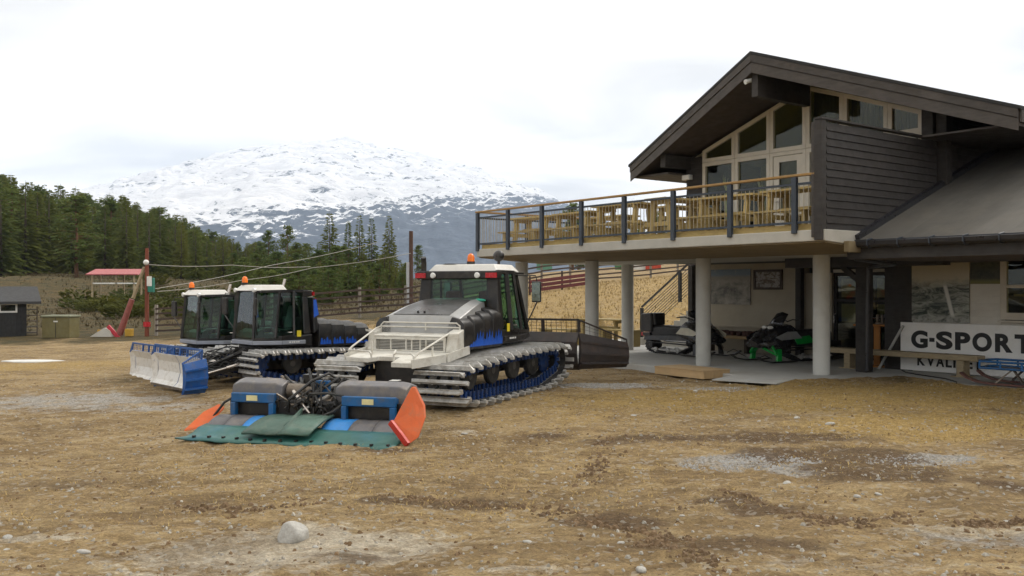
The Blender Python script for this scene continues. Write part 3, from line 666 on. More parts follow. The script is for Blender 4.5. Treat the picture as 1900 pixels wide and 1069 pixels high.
CIRC = [(-1.72, .42, .29), (2.45, .56, .30), (-1.2, .335, .25), (1.65, .335, .25), (.2, .59, .25), (.3, .328, .25)]
PATH = hull_path(CIRC, .158)
m_greyrim = mat('worn wheel rim', (.06, .058, .055), .6, var=.3, dirt=(.14, .125, .10), dirt_amt=.6, dscale=5)
# grouser bar: flat plate with an upright rib, outer end swept up (local x across, y along the belt, z outwards)
def cleat_mesh(m, w):
    mb = MB()
    mb.box(0, w, -.040, .040, -.012, .008)
    mb.hexa([(.0, -.030, .008), (w, -.030, .008), (w, .014, .008), (.0, .014, .008), (.05, -.022, .070), (w-.05, -.022, .070), (w-.05, -.004, .070), (.05, -.004, .070)])
    mb.box(w-.06, w, -.036, .036, -.045, -.012)
    for x in (.15, .4, .65, .88): mb.box(x, x+.035, -.052, -.03, .006, .02)
    return mb.mesh('cleat', m)
CLEAT = [cleat_mesh(m_alu, TW1-TW0), cleat_mesh(m_alu, TW1-TW0-.12)]
def decal_shape(mb, x, y0, y1, z0, hs, sgn):
    n = len(hs); dy = (y1-y0)/n
    for i, h in enumerate(hs):
        a = y0+i*dy
        mb.add([(x, a, z0), (x, a+dy, z0), (x, a+dy*.85, z0+h*.8), (x, a+dy*.45, z0+h), (x, a+dy*.1, z0+h*.55)], [(0, 1, 2, 3, 4)])
def groomer(label, loc, heading, scale, style, bl, tilt=0.):
    """style 'far' = dark machine with black blade seen from behind; 'blue' = blue and white blade"""
    G = thing('snow_groomer', label, 'snow groomer', loc, heading); G.scale = (scale,)*3; G.rotation_euler[0] = tilt
    first = style == 'far'
    # chassis and belly
    mb = MB(); mb.box(-.5, .5, -1.55, 2.35, .36, .86); mb.box(-.6, .6, -.8, 2.2, .86, .98); mb.box(-1.15, 1.15, -.28, -.16, .50, .62); mb.box(-1.15, 1.15, 1.5, 1.62, .50, .62); mb.box(-1.15, 1.15, -1.2, -1.08, .46, .58); mb.box(-1.15, 1.15, .62, .74, .50, .62)
    mb.build('chassis', m_blackpaint, G, bevel=.02)
    # tracks
    for s in (-1, 1):
        mb = MB()
        for x0, x1 in ((.62, .80), (.88, 1.02), (1.10, 1.24), (1.34, 1.46)):
            rings = [[(s*x0, p.x-.016*math.sin(a)*0, p.y), (s*x1, p.x, p.y), (s*x1, p.x+.022*math.cos(a+math.pi/2), p.y+.022*math.sin(a+math.pi/2)), (s*x0, p.x+.022*math.cos(a+math.pi/2), p.y+.022*math.sin(a+math.pi/2))] for p, a in PATH]
            mb.loft(rings, closed=True)
        tr = mb.build('track', m_rubber, G)
        mb = MB()
        for p, a in PATH:      # inner guide teeth
            nx, nz = math.cos(a+math.pi/2), math.sin(a+math.pi/2)
            for xx in (.84, 1.30):
                mb.obox((s*xx, p.x+nx*.10, p.y+nz*.10), (.035, .07, .16), (a, 0, 0))
        struct(mb.build('guide_teeth', m_bluebelt, tr), 'stuff')
        for ci, (p, a) in enumerate(PATH):
            o = obj('cleat', CLEAT[ci % 2], tr, (s*TW0, p.x, p.y), None)
            # outward normal of the belt is to the right of travel
            m3 = Matrix(((s, 0, 0), (0, math.cos(a), math.sin(a)), (0, math.sin(a), -math.cos(a))))
            o.rotation_mode = 'QUATERNION'
            if s > 0: o.rotation_quaternion = m3.to_quaternion() if m3.determinant() > 0 else Matrix(((1, 0, 0), (0, -math.cos(a), math.sin(a)), (0, -math.sin(a), -math.cos(a)))).to_quaternion()
            else: o.rotation_quaternion = Matrix(((-1, 0, 0), (0, math.cos(a), math.sin(a)), (0, math.sin(a), -math.cos(a)))).to_quaternion()
        for y, z, r_, kind in ((-1.72, .43, .23, 'w'), (-1.12, .53, .26, 'w'), (-.22, .56, .26, 'w'), (.68, .57, .26, 'w'), (1.58, .56, .26, 'w'), (2.45, .56, .25, 's')):
            if kind == 'w':
                mb = MB(); mb.lathe((s*1.14, y, z), (s, 0, 0), [(0, r_*.72), (0, r_), (.07, r_), (.09, r_*.93), (.088, r_*.80)], 24); wh = mb.build('wheel', m_rubber, G, smooth=True)
                MB().lathe((s*1.195, y, z), (s, 0, 0), [(0, r_*.81), (.025, r_*.73), (.01, r_*.35), (.035, r_*.28), (.035, 0)], 16).build('rim', m_greyrim, wh, smooth=True)
            else:
                mb = MB(); mb.lathe((s*.70, y, z), (s, 0, 0), [(0, .1), (0, r_*.9), (.05, r_*.9), (.05, .12), (.35, .12), (.35, r_*.9), (.40, r_*.9), (.42, .16), (.42, 0)], 16)
                sp = mb.build('sprocket', m_bluebelt, G)
                mb = MB()
                for j in range(11):
                    t = 2*math.pi*j/11
                    for xx in (.72, 1.08): mb.obox((s*xx, y+math.cos(t)*r_*.96, z+math.sin(t)*r_*.96), (.045, .07, .06), (t, 0, 0))
                mb.build('teeth', m_bluebelt, sp)
    # load tray at the rear, dipping slightly to the back
    tz = .97
    def tzz(y): return tz+(y+.75)*.12
    plan = [(-.97, -.72), (-.97, -1.80), (-.45, -1.86), (-.33, -1.66), (.10, -1.66), (.22, -2.14), (.62, -2.14), (.97, -1.55), (.97, -.72)]
    mb = MB(); n_ = len(plan); mb.add([(x, y, tzz(y)-.085) for x, y in plan]+[(x, y, tzz(y)) for x, y in plan], [tuple(range(n_))[::-1], tuple(range(n_, 2*n_))]+[(i, (i+1) % n_, n_+(i+1) % n_, n_+i) for i in range(n_)])
    tray = mb.build('load_tray', m_bedwhite, G, bevel=.012)
    for a, b in (((.985, -1.54), (.985, -.72)), ((-.985, -1.8), (-.985, -.72)), ((.64, -2.15), (.98, -1.57))):
        MB().beam((a[0], a[1], tzz(a[1])-.02), (b[0], b[1], tzz(b[1])-.02), .02, .15).build('tray_side', m_bedwhite, tray)
    gy = -1.12; g0 = tzz(gy)
    mb = MB(); mb.box(-.80, -.76, gy-.02, gy+.02, g0, g0+.26); mb.box(.68, .72, gy-.02, gy+.02, g0, g0+.26)
    mb.box(-.76, .68, gy-.03, gy+.03, g0+.21, g0+.26); mb.box(-.76, .68, gy-.02, gy+.02, g0, g0+.03)
    for x in (-.45, -.12, .0, .18, .30): mb.box(x, x+.025, gy-.012, gy+.012, g0+.03, g0+.21)
    for j in range(6): mb.box(-.76, .68, gy-.009, gy+.009, g0+.05+j*.027, g0+.058+j*.027)
    mb.build('radiator_grille', m_bedwhite, tray)
    bx(-.76, .68, gy+.10, gy+.11, g0+.01, g0+.21).build('grille_shadow_box', m_greyplast, tray)
    mb = MB(); mb.hexa([(-.80, gy-.03, g0+.262), (.72, gy-.03, g0+.262), (.72, -.74, g0+.31), (-.80, -.74, g0+.31), (-.80, gy-.03, g0+.29), (.72, gy-.03, g0+.29), (.72, -.74, g0+.34), (-.80, -.74, g0+.34)]); mb.build('tray_lid', m_bedwhite, tray, bevel=.01)
    for x0 in (.725, -.955):
        mb = MB(); mb.prism([(x0, gy-.02, tzz(gy)), (x0, -.74, tzz(-.74)), (x0, -.74, tz+.40), (x0, gy+.05, tz+.29)], (.225 if x0 > 0 else .15, 0, 0)); mb.build('side_locker', m_bedwhite, tray, bevel=.012)
    e = tzz
    for pts in ([(-.92, -1.76, e(-1.76)), (-.92, -1.76, e(-1.76)+.12), (-.90, -1.68, e(-1.7)+.17), (-.84, -1.0, tz+.36), (-.84, -.8, tz+.40)], [(-.92, -1.76, e(-1.76)+.11), (-.46, -1.80, e(-1.8)+.11), (-.42, -1.80, e(-1.8)+.07), (-.42, -1.78, e(-1.8))],
                [(.22, -2.05, e(-2.05)), (.22, -2.05, e(-2.05)+.11), (.26, -2.05, e(-2.05)+.14), (.58, -2.05, e(-2.05)+.14), (.62, -2.05, e(-2.05)+.10), (.62, -2.05, e(-2.05))], [(-.02, -1.62, e(-1.62)+.10), (.22, -2.05, e(-2.05)+.12)], [(.62, -2.05, e(-2.05)+.06), (.66, -1.95, e(-1.95)+.14), (.74, -1.14, tz+.26), (.74, -.8, tz+.36)],
                [(-.82, -.86, tz+.30), (-.82, -.86, tz+.42), (-.76, -.86, tz+.47), (.80, -.86, tz+.47), (.87, -.86, tz+.42), (.87, -.86, tz+.30)], [(-.80, -.86, tz+.39), (.85, -.86, tz+.39)], [(-.60, -1.5, e(-1.5)), (-.60, -1.5, e(-1.5)+.24)], [(.70, -1.55, e(-1.55)), (.70, -1.55, e(-1.55)+.18)], [(.15, -.86, tz+.33), (.15, -.86, tz+.46)]):
        MB().tube(pts, .017, 6).build('tray_rail', m_bedwhite, tray, smooth=True)
    # engine hood: silver shell with dark inlay, black side panels with four lobes
    if first:
        sec = [(-.86, 1.46, .80), (-.78, 1.58, .82), (-.25, 1.74, .78), (.2, 1.84, .70), (.58, 1.87, .62)]
        rings = []
        for y, z, hw in sec:
            rings.append([(-hw-.03, y, z-.22), (-hw, y, z-.06), (-hw*.80, y, z), (hw*.80, y, z), (hw, y, z-.06), (hw+.03, y, z-.22), (hw*.6, y, z-.26), (-hw*.6, y, z-.26)])
        hood = MB().loft(rings).build('engine_hood', m_hood, G, smooth=True, bevel=.01)
        rows = [[(-hw*.74, y, z+.006), (0, y, z+.010), (hw*.74, y, z+.006)] for y, z, hw in sec[1:]]
        MB().sheet(rows).build('hood_inlay', m_hoodglass, hood, thick=.008)
        MB().ball((.55, .50, 1.84), .07, 8, 5, (2.2, 1, .5)).build('strap', mat('green strap', (.03, .32, .22), .6), hood)
        for s in (-1, 1): MB().tube([(s*.62, -.82, 1.1), (s*.62, -.82, 1.36)], .015).build('hood_stay', m_bedwhite, hood)
        for xx in (-.12, .02): MB().lathe((xx, -.68, 1.625), (0, -.3, 1), [(0, .02), (.03, .02), (.03, 0)], 8).build('hood_clip', m_blackpaint, hood)
    else:
        hood = bx(-.62, .62, -.7, .8, 1.0, 1.50).build('engine_hood', m_blackpaint, G, bevel=.05)
    bx(-.70, .70, -.68, .5, .98, 1.42).build('engine_block', m_rubber, G)
    for s in (-1, 1):
        for j in range(4):
            dp = .385; y0 = -.86+j*dp; zt = (1.50+j*.05) if first else 1.46+j*.035+(.03 if j else 0)
            prof = [(.955, .95), (.975, 1.2), (.965, zt-.16), (.94, zt-.07), (.86, zt+.01), (.70, zt+.05), (.62, zt-.1), (.6, .98)] if first else [(.95, .95), (.975, 1.2), (.97, zt-.22), (.93, zt-.06), (.80, zt+.03), (.56, zt+.07), (.52, zt-.1), (.6, .9)]
            rings = []
            for f, sh in ((0, .014), (.03, .003), (.2, 0), (.8, 0), (.97, .003), (1, .014)):
                rings.append([(s*(x-sh*(1 if x > .7 else .2)), y0+dp*f, z-(sh*1.2 if z > 1.2 else 0)) for x, z in prof])
            MB().loft(rings).build('side_panel', m_blackpaint if first else m_blackpaint, G, smooth=True)
            if not first:
                MB().loft([[(s*x, y0+.03, z+.004) for x, z in ((.56, zt+.055), (.80, zt+.02), (.92, zt-.075), (.90, zt-.085), (.78, zt), (.56, zt+.03))], [(s*x, y0+dp-.03, z+.004) for x, z in ((.56, zt+.055), (.80, zt+.02), (.92, zt-.075), (.90, zt-.085), (.78, zt), (.56, zt+.03))]]).build('panel_cap', m_greyplast, G)
            mb = MB()
            hs = ([.02, .03, .06, .10] if j == 0 else [.13, .26, .17, .30, .20, .27, .15]) if first else ([.07, .05] if j == 0 else [.12, .20, .14, .18])
            decal_shape(mb, 0, y0+(.03 if not first else 0), y0+dp-(.03 if not first else 0), 0, hs, s)
            # decal hugs the outer face of the panel
            mb.v = [(s*(.962+.018*min(z, .25)/.25+.008), y, 1.0+z) for x, y, z in mb.v]
            mb.build('blue_decal', m_decal, G, fix=False)
    # cab ---------------------------------------------------------
    yR, yF, yT = (.68, 2.36, 1.92) if first else (.96, 2.34, 2.24); zb, zw, zt = .98, 1.28, 2.40; wr, wf, wt = (.95, .74, .86) if first else (.90, .58, .80)
    lower = [(-wr, yR-.12, zb), (wr, yR-.12, zb), (wr, yR+.75, zb), (wf, yF, zb+.02), (-wf, yF, zb+.02), (-wr, yR+.75, zb)]
    up = [(-wr, yR-.12, zw), (wr, yR-.12, zw), (wr, yR+.75, zw-.06), (wf, yF+.02, zw-.12), (-wf, yF+.02, zw-.12), (-wr, yR+.75, zw-.06)]
    cab = MB().add(lower+up, [(5, 4, 3, 2, 1, 0), (6, 7, 8, 9, 10, 11)]+[(i, (i+1) % 6, 6+(i+1) % 6, 6+i) for i in range(6)]).build('cab', m_blackpaint, G, bevel=.03)
    # lower lip of the cab
    lip = [(-wr-.015, yR+.1), (-wr-.015, yR+.76), (-wf-.015, yF+.03), (wf+.015, yF+.03), (wr+.015, yR+.76), (wr+.015, yR+.1)]
    mb = MB()
    for i in range(5):
        a, b = lip[i], lip[i+1]; z0 = zb+.03; h = .10
        mb.beam((a[0], a[1], z0+.07), (b[0], b[1], z0+.07), .05, h)
    mb.build('bumper_strip', m_blackpaint if first else m_bumper, cab, bevel=.01)
    # small pale lettering marks on the lip, too small to read
    mb = MB()
    for s in (-1, 1):
        for j, w_ in enumerate((.05, .035, .045, .03, .05)):
            mb.box(s*(wr+.042), s*(wr+.046), yR+.28+j*.06, yR+.28+j*.06+w_, zb+.09, zb+.125)
    struct(mb.build('lettering_marks', m_lamp, cab), 'stuff')
    rear_b = {-1: Vector((-wr, yR-.08, zw)), 1: Vector((wr, yR-.08, zw))}
    rear_t = {-1: Vector((-wt, yR-.02, zt)), 1: Vector((wt, yR-.02, zt))}
    mid_b = {s: Vector((s*(wr+.005), yR+.42, zw-.03)) for s in (-1, 1)}; mid_t = {s: Vector((s*wt, yR+.38, zt)) for s in (-1, 1)}
    kn_b = {s: Vector((s*wr, yR+.75, zw-.06)) for s in (-1, 1)}; kn_t = {s: Vector((s*(wt-.02), yR+.72, zt)) for s in (-1, 1)}
    fr_b = {s: Vector((s*wf, yF, zw-.12)) for s in (-1, 1)}; fr_t = {s: Vector((s*(wf-.08), yT, zt-.02)) for s in (-1, 1)}
    for s in (-1, 1):
        mb = MB(); a, b = rear_b[s], rear_t[s]
        mb.hexa([a+Vector((-s*.30, 0, 0)), a+Vector((0, 0, 0)), a+Vector((0, .22, 0)), a+Vector((-s*.30, .14, 0)), b+Vector((-s*.24, 0, 0)), b, b+Vector((0, .15, 0)), b+Vector((-s*.24, .10, 0))])
        mb.build('rear_pillar', m_blackpaint, cab, bevel=.03)
        mb = MB(); mb.beam(mid_b[s], mid_t[s], .05, .10); mb.build('door_pillar', m_blackpaint, cab)
        mb = MB(); mb.beam(fr_b[s], fr_t[s], .06, .08); mb.beam(kn_b[s]+Vector((0, .18, -.02)), kn_t[s]+Vector((0, .03, 0)), .045, .06); mb.build('front_pillar', m_blackpaint, cab)
        for pa in (((rear_t[s], kn_t[s]), (kn_t[s], fr_t[s])), ((mid_b[s], kn_b[s]), (kn_b[s], fr_b[s]))):
            mb = MB()
            for a, b in pa: mb.beam(a, b, .06, .07)
            mb.build('window_rail', m_blackpaint, cab)
        i_ = Vector((-s*.012, 0, 0))
        for q in ([rear_b[s]+Vector((0, .2, 0)), mid_b[s], mid_t[s], rear_t[s]+Vector((0, .14, 0))], [mid_b[s], kn_b[s]+Vector((0, .18, -.02)), kn_t[s]+Vector((0, .03, 0)), mid_t[s]], [kn_b[s]+Vector((0, .18, -.02)), fr_b[s], fr_t[s], kn_t[s]+Vector((0, .03, 0))]):
            MB().add([p+i_ for p in q], [(0, 1, 2, 3)]).build('side_window', g_cab, cab, fix=False)
        bx(s*(wr+.012), s*(wr+.018), yR+.22, yR+.34, zw-.06, zw+.10).build('yellow_sticker', m_yellow, cab)
        MB().tube([(s*(wr+.01), yR+.5, zw+.06), (s*(wr+.05), yR+.5, zw+.06), (s*(wr+.05), yR+.6, zw+.06), (s*(wr+.01), yR+.6, zw+.06)], .012).build('door_handle', m_chrome, cab)
        # mirror on a bent arm
        ax = s*(wf+.30)
        MB().tube([fr_t[s]+Vector((0, -.02, -.04)), (ax, yT+.20, zt-.06), (ax+s*.02, yT+.22, zt-.18), (ax+s*.02, yT+.22, zt-.62), fr_b[s]+Vector((0, -.1, .10))], .014).build('mirror_arm', m_blackpaint, cab)
        mr_ = MB().obox((ax+s*.02, yT+.20, zt-.40), (.20, .06, .44), (0, 0, s*.25)).build('mirror', m_blackpaint, cab, bevel=.02)
        MB().obox((ax+s*.02, yT+.166, zt-.40), (.17, .004, .39), (0, 0, s*.25)).build('mirror_glass', mat('mirror silver', (.22, .27, .26), .08, .9, bump=0, var=.02), cab)
    MB().add([fr_b[-1], fr_b[1], fr_t[1], fr_t[-1]], [(0, 1, 2, 3)]).build('windshield', g_cab, cab, fix=False)
    MB().tube([(.1, yF-.02, zw-.08), (.3, yF-.08, zw+.3), (.33, yF-.12, zw+.5)], .012).build('wiper', m_blackpaint, cab)
    # rear wall: window, sill, head beam with lamps
    bx(-wr+.28, wr-.28, yR-.08, yR-.02, zw, zw+.42).build('rear_sill', m_blackpaint, cab)
    MB().add([(-wr+.28, yR-.04, zw+.42), (wr-.28, yR-.04, zw+.42), (wt-.22, yR+.0, zt-.10), (-wt+.22, yR+.0, zt-.10)], [(0, 1, 2, 3)]).build('rear_window', g_cab, cab, fix=False)
    bx(-wt-.04, wt+.04, yR-.14, yR+.12, zt-.14, zt+.02).build('head_beam', m_blackpaint, cab, bevel=.02)
    bx(-wt, wt, yR-.0, yT, zt-.04, zt+.0).build('roof_liner', m_blackpaint, cab)
    for s in (-1, 1):
        bx(s*.80-.12, s*.80+.12, yR-.165, yR-.141, zt-.12, zt-.02).build('tail_light', m_red, cab)
        MB().lathe((s*.50, yR-.12, zt-.07), (0, -1, 0), [(0, .05), (.06, .06), (.075, .05), (.08, 0)], 12).build('work_lamp', m_lamp, cab, smooth=True)
        MB().lathe((s*.55, yT+.02, zt+.02), (0, 1, 0), [(0, .05), (.06, .065), (.08, .05), (.085, 0)], 12).build('work_lamp', m_lamp, cab, smooth=True)
    # white roof with chamfered edges
    ry, rw = (yR+.12, .80) if first else (yR+.45, .66)
    rf = MB().hexa([(-rw, ry, zt+.005), (rw, ry, zt+.005), (rw-.08, yT+.10, zt+.005), (-rw+.08, yT+.10, zt+.005), (-rw+.12, ry+.10, zt+.16), (rw-.12, ry+.10, zt+.16), (rw-.18, yT-.06, zt+.16), (-rw+.18, yT-.06, zt+.16)]).build('cab_roof', mat('roof white', (.70, .68, .63), .45, var=.06, dirt=(.5, .47, .4), dirt_amt=.4), cab, bevel=.025)
    if first: MB().hexa([(-.5, yR+.22, zt+.161), (-.2, yR+.22, zt+.161), (.35, yT-.3, zt+.161), (.3, yT-.3, zt+.161), (-.45, yR+.24, zt+.18), (-.25, yR+.24, zt+.18), (.3, yT-.32, zt+.18), (.28, yT-.32, zt+.18)]).build('roof_bar', m_blackpaint, cab)
    bc = (.06, yR+.40) if first else (.35, yT-.1)
    bn = MB().lathe((bc[0], bc[1], zt+.16), (0, 0, 1), [(0, .085), (.06, .085), (.06, .07)], 14).build('beacon_base', m_blackpaint, cab, smooth=True)
    MB().lathe((bc[0], bc[1], zt+.22), (0, 0, 1), [(0, .075), (.08, .075), (.13, .06), (.16, .03), (.165, 0)], 14).build('beacon', m_beacon, cab, smooth=True)
    if first:
        MB().tube([(.45, yT-.35, zt+.15), (.45, yT-.35, zt+.26)], .03).build('antenna_foot', m_blackpaint, cab)
        MB().ball((.45, yT-.35, zt+.34), .12, 12, 8).build('antenna_dome', m_blackpaint, cab, smooth=True)
        MB().tube([(-.78, yR-.05, zt), (-.78, yR-.05, zt+.18), (-.76, yR-.10, zt+.30)], .055, 8).build('exhaust', m_blackpaint, cab, smooth=True)
    else:
        MB().tube([(.70, yR-.1, zt-.1), (.70, yR-.1, zt+.12), (.70, yR-.16, zt+.32)], .045, 8).build('exhaust', m_chrome, cab, smooth=True)
        MB().hexa([(-.92, yR-.30, zw+.1), (.92, yR-.30, zw+.1), (.92, yR-.145, zw), (-.92, yR-.145, zw), (-.86, yR-.22, zt-.16), (.86, yR-.22, zt-.16), (.86, yR-.145, zt-.16), (-.86, yR-.145, zt-.16)]).build('air_box', m_blackpaint, cab, bevel=.03)
        for s in (-1, 1):
            mb = MB(); mb.add([(s*.935, yR-.28, zt-.62), (s*.915, yR-.15, zt-.70), (s*.89, yR-.15, zt-.24), (s*.89, yR-.23, zt-.22)], [(0, 1, 2, 3)]); mb.build('blue_decal', m_decal, cab, fix=False)
            bx(s*.7-.1, s*.7+.1, yR-.26, yR-.222, zt-.28, zt-.18).build('tail_light', m_red, cab)
    # interior
    for x in (-.38, .38):
        mb = MB(); mb.box(x-.22, x+.22, 1.27, 1.65, 1.30, 1.42); mb.hexa([(x-.22, 1.18, 1.42), (x+.22, 1.18, 1.42), (x+.22, 1.30, 1.42), (x-.22, 1.30, 1.42), (x-.17, 1.10, 2.02), (x+.17, 1.10, 2.02), (x+.17, 1.19, 2.02), (x-.17, 1.19, 2.02)])
        mb.build('driver_seat', m_seatred if first else m_blackpaint, cab, bevel=.04)
    MB().hexa([(-.6, 2.0, 1.2), (.6, 2.0, 1.2), (.6, 2.3, 1.2), (-.6, 2.3, 1.2), (-.5, 2.05, 1.42), (.5, 2.05, 1.42), (.5, 2.25, 1.34), (-.5, 2.25, 1.34)]).build('dashboard', m_blackpaint, cab)
    # front blade -------------------------------------------------
    face = m_bladeblack if first else m_bladewhite; back = m_bladeblack if first else m_bladeblue
    yB = bl; z0 = .30 if first else .02; hB = .80
    def arc(y, k=1.): return [(y+.16*k, 0), (y+.03*k, .12*k), (y-.04*k, .35), (y-.02, .6), (y+.09*k, hB)]
    pr = arc(yB)
    mb = MB(); hw = 1.5
    mb.loft([[(x, y, z0+z) for y, z in pr]+[(x, y-.06, z0+z) for y, z in pr[::-1]] for x in (-hw, hw)])
    blade = mb.build('front_blade', back, G, smooth=False)
    for xa, xb in ((-hw+.02, .04), (.08, hw-.02)):
        mb = MB(); mb.sheet([[(x, y+.006, z0+z) for y, z in pr] for x in np.linspace(xa, xb, 5)]); mb.build('face_plate', face, blade, thick=.006)
    bx(-hw, hw, yB+.10, yB+.17, z0-.03, z0+.03).build('cutting_edge', m_grease, blade)
    for s in (-1, 1):
        ang = R(52) if first else (R(80) if s < 0 else R(6))
        Lw = 1.25 if first else (.58 if s < 0 else .3); rows = []; d = (math.cos(ang), math.sin(ang)); hh = .62 if first else hB
        prw = [(0.10, 0), (.02, .12), (-.03, .35), (-.01, .62), (.05, hB)]
        ends = []
        for f in (0, .5, 1.):
            hx = s*(hw+.02+d[0]*Lw*f); hy = yB+d[1]*Lw*f; k_ = 1-(.30 if first else .12)*f
            ends.append([(hx-s*a*d[1]*.5, hy+a*d[0]*.5, z0+b*k_) for a, b in prw]+[(hx-s*(a-.05)*d[1]+s*.03, hy+(a-.06)*d[0]-.02, z0+b*k_) for a, b in prw[::-1]])
        wg = MB().loft(ends).build('blade_wing', back if first or s < 0 else face, blade)
        for zz in ((.14, .36, .60) if first or s < 0 else ()):
            a0 = (s*(hw+.04+.09*d[1]), yB-.09*d[0], z0+zz); a1 = (s*(hw+.04+d[0]*Lw*.97+.09*d[1]), yB+d[1]*Lw*.97-.09*d[0], z0+zz*(.74 if first else .9))
            MB().beam(a0, a1, .05, .045).build('wing_rib', back, blade)
        e0 = Vector((s*hw, yB+.08, z0+hB)); e1 = Vector((s*(hw+.02+d[0]*Lw), yB+d[1]*Lw, z0+hB*(.70 if first else .88))); 
        e2 = e0+Vector((0, -.02, .28 if first else .20)); e3 = e1+Vector((0, 0, .06 if first else .02))
        MB().tube([e0, e2, e3, e1], .02, 6).build('guard_tube', back, blade)
        n_ = 9; mb = MB()
        for j in range(1, n_):
            f = j/n_; mb.beam(e0.lerp(e1, f), e2.lerp(e3, f), .006, .008)
        for j in range(1, 3): mb.beam(e0.lerp(e2, j/3), e1.lerp(e3, j/3), .006, .006)
        struct(mb.build('wing_mesh', back, blade), 'stuff')
    # top guard of the centre blade
    mb = MB(); g0, g1 = z0+hB, z0+hB+(.28 if first else .20)
    mb.beam((-hw, yB+.06, g1), (hw, yB+.06, g1), .04, .045)
    for x in (-hw, -.64, -.2, .2, .64, hw): mb.beam((x, yB+.08, g0), (x, yB+.06, g1), .07, .035)
    mb.build('top_guard', back, blade)
    mb = MB()
    for j in range(25):
        x = -hw+2*hw*(j+.5)/25; mb.beam((x, yB+.08, g0), (x, yB+.06, g1), .008, .008)
    for j in range(1, 4): mb.beam((-hw, yB+.07, g0+j*.07), (hw, yB+.07, g0+j*.07), .006, .006)
    struct(mb.build('guard_mesh', back, blade), 'stuff')
    # lift frame and hydraulics between the cab and the blade
    for s in (-1, 1):
        MB().beam((s*.45, 2.2, .55), (s*.55, yB-.1, z0+.30), .12, .14).build('lift_arm', m_blackpaint, G, bevel=.01)
        MB().lathe((s*.25, 2.3, .90), Vector((s*.25, yB-2.45, -.45)), [(0, .045), ((yB-2.3)*.5, .045), ((yB-2.3)*.5, .028), ((yB-2.3)*.95, .028), ((yB-2.3)*.95, 0)], 10).build('hydraulic_ram', m_blackpaint, G, smooth=True)
        MB().lathe((s*.62, 2.3, .66), Vector((s*.2, yB-2.45, -.30)), [(0, .04), ((yB-2.3)*.5, .04), ((yB-2.3)*.5, .022), ((yB-2.3)*.95, .022), ((yB-2.3)*.95, 0)], 10).build('hydraulic_ram', m_chrome, G, smooth=True)
    mb = MB(); mb.box(-.55, .55, yB-.22, yB-.05, z0+.12, z0+.55); mb.box(-.3, .3, yB-.5, yB-.2, z0+.2, z0+.45); mb.build('blade_carrier', m_blackpaint, G, bevel=.02)
    rr_ = random.Random(5)
    for j in range(16):
        x = rr_.uniform(-.5, .5); MB().tube([(x, 2.3, rr_.uniform(.7, .95)), (x+rr_.uniform(-.2, .2), 2.6, rr_.uniform(.4, 1.0)), (rr_.uniform(-.6, .6), (2.4+yB)/2, rr_.uniform(.3, .9)), (rr_.uniform(-.5, .5), yB-.1, z0+rr_.uniform(.3, .6))], .016, 5).build('hose', m_hose, G, smooth=True)
    return G

G1 = groomer('large snow groomer with silver hood and black blade, coloured tiller towards the viewer', (-1.356, 17.92, -.15), R(-25.5), 1., 'far', 3.35)
G2 = groomer('nearer of two snow groomers facing left, with blue and white blade', (-4.66, 22.94, -.30), R(131), .90, 'blue', 4.0)
G3 = groomer('farther of two snow groomers facing left, half hidden behind the other one', (-6.68, 25.15, -.42), R(131), .90, 'blue', 3.35)

# ------------------------------------------------------------------ tiller of the large groomer
a_ = R(-25.5); ex = Vector((math.cos(a_), math.sin(a_))); ey = Vector((-math.sin(a_), math.cos(a_)))
tw = Vector((-2.98, 14.0)) - Vector((-1.356, 17.92))
TL = bx(-1.32, 1.62, -.22, .18, .22, .50).build('tiller', m_blackpaint, G1, bevel=.03)
TL.location = (tw.dot(ex), tw.dot(ey), -.10); TL.rotation_euler = (0, 0, R(25.5-15.3))
# long grey covers left and right
for x0, x1 in ((-1.30, -.46), (.42, 1.55)):
    mb = MB(); prof = [(.34, .40), (.36, .66), (.26, .76), (.02, .80), (-.16, .74), (-.20, .58), (-.18, .40)]
    mb.loft([[(x, y, z-(.04 if f else 0)) for y, z in prof] for x, f in ((x0, 1), (x0+.12, 0), (x1-.12, 0), (x1, 1))]); mb.build('tiller_cover', m_greyplast, TL, smooth=True, bevel=.015)
bx(1.18, 1.32, .05, .2, .803, .807).build('cover_label', m_lamp, TL)
# blue frames with a plate
for xc, w in ((-.86, .36), (1.02, .42)):
    mb = MB()
    mb.box(xc-w, xc+w, -.34, -.25, .46, .60); mb.box(xc-w, xc-w+.08, -.36, -.26, .16, .46); mb.box(xc+w-.08, xc+w, -.36, -.26, .16, .46); mb.box(xc-w, xc-w+.08, -.26, .0, .50, .58); mb.box(xc+w-.08, xc+w, -.26, .0, .50, .58)
    mb.build('blue_frame', m_blue, TL, bevel=.012)
    bx(xc-.09, xc+.09, -.352, -.342, .49, .57).build('plate', m_palelab, TL)
    bx(xc-w+.08, xc+w-.08, -.24, -.22, .16, .44).build('inner_plate', m_blackpaint, TL)
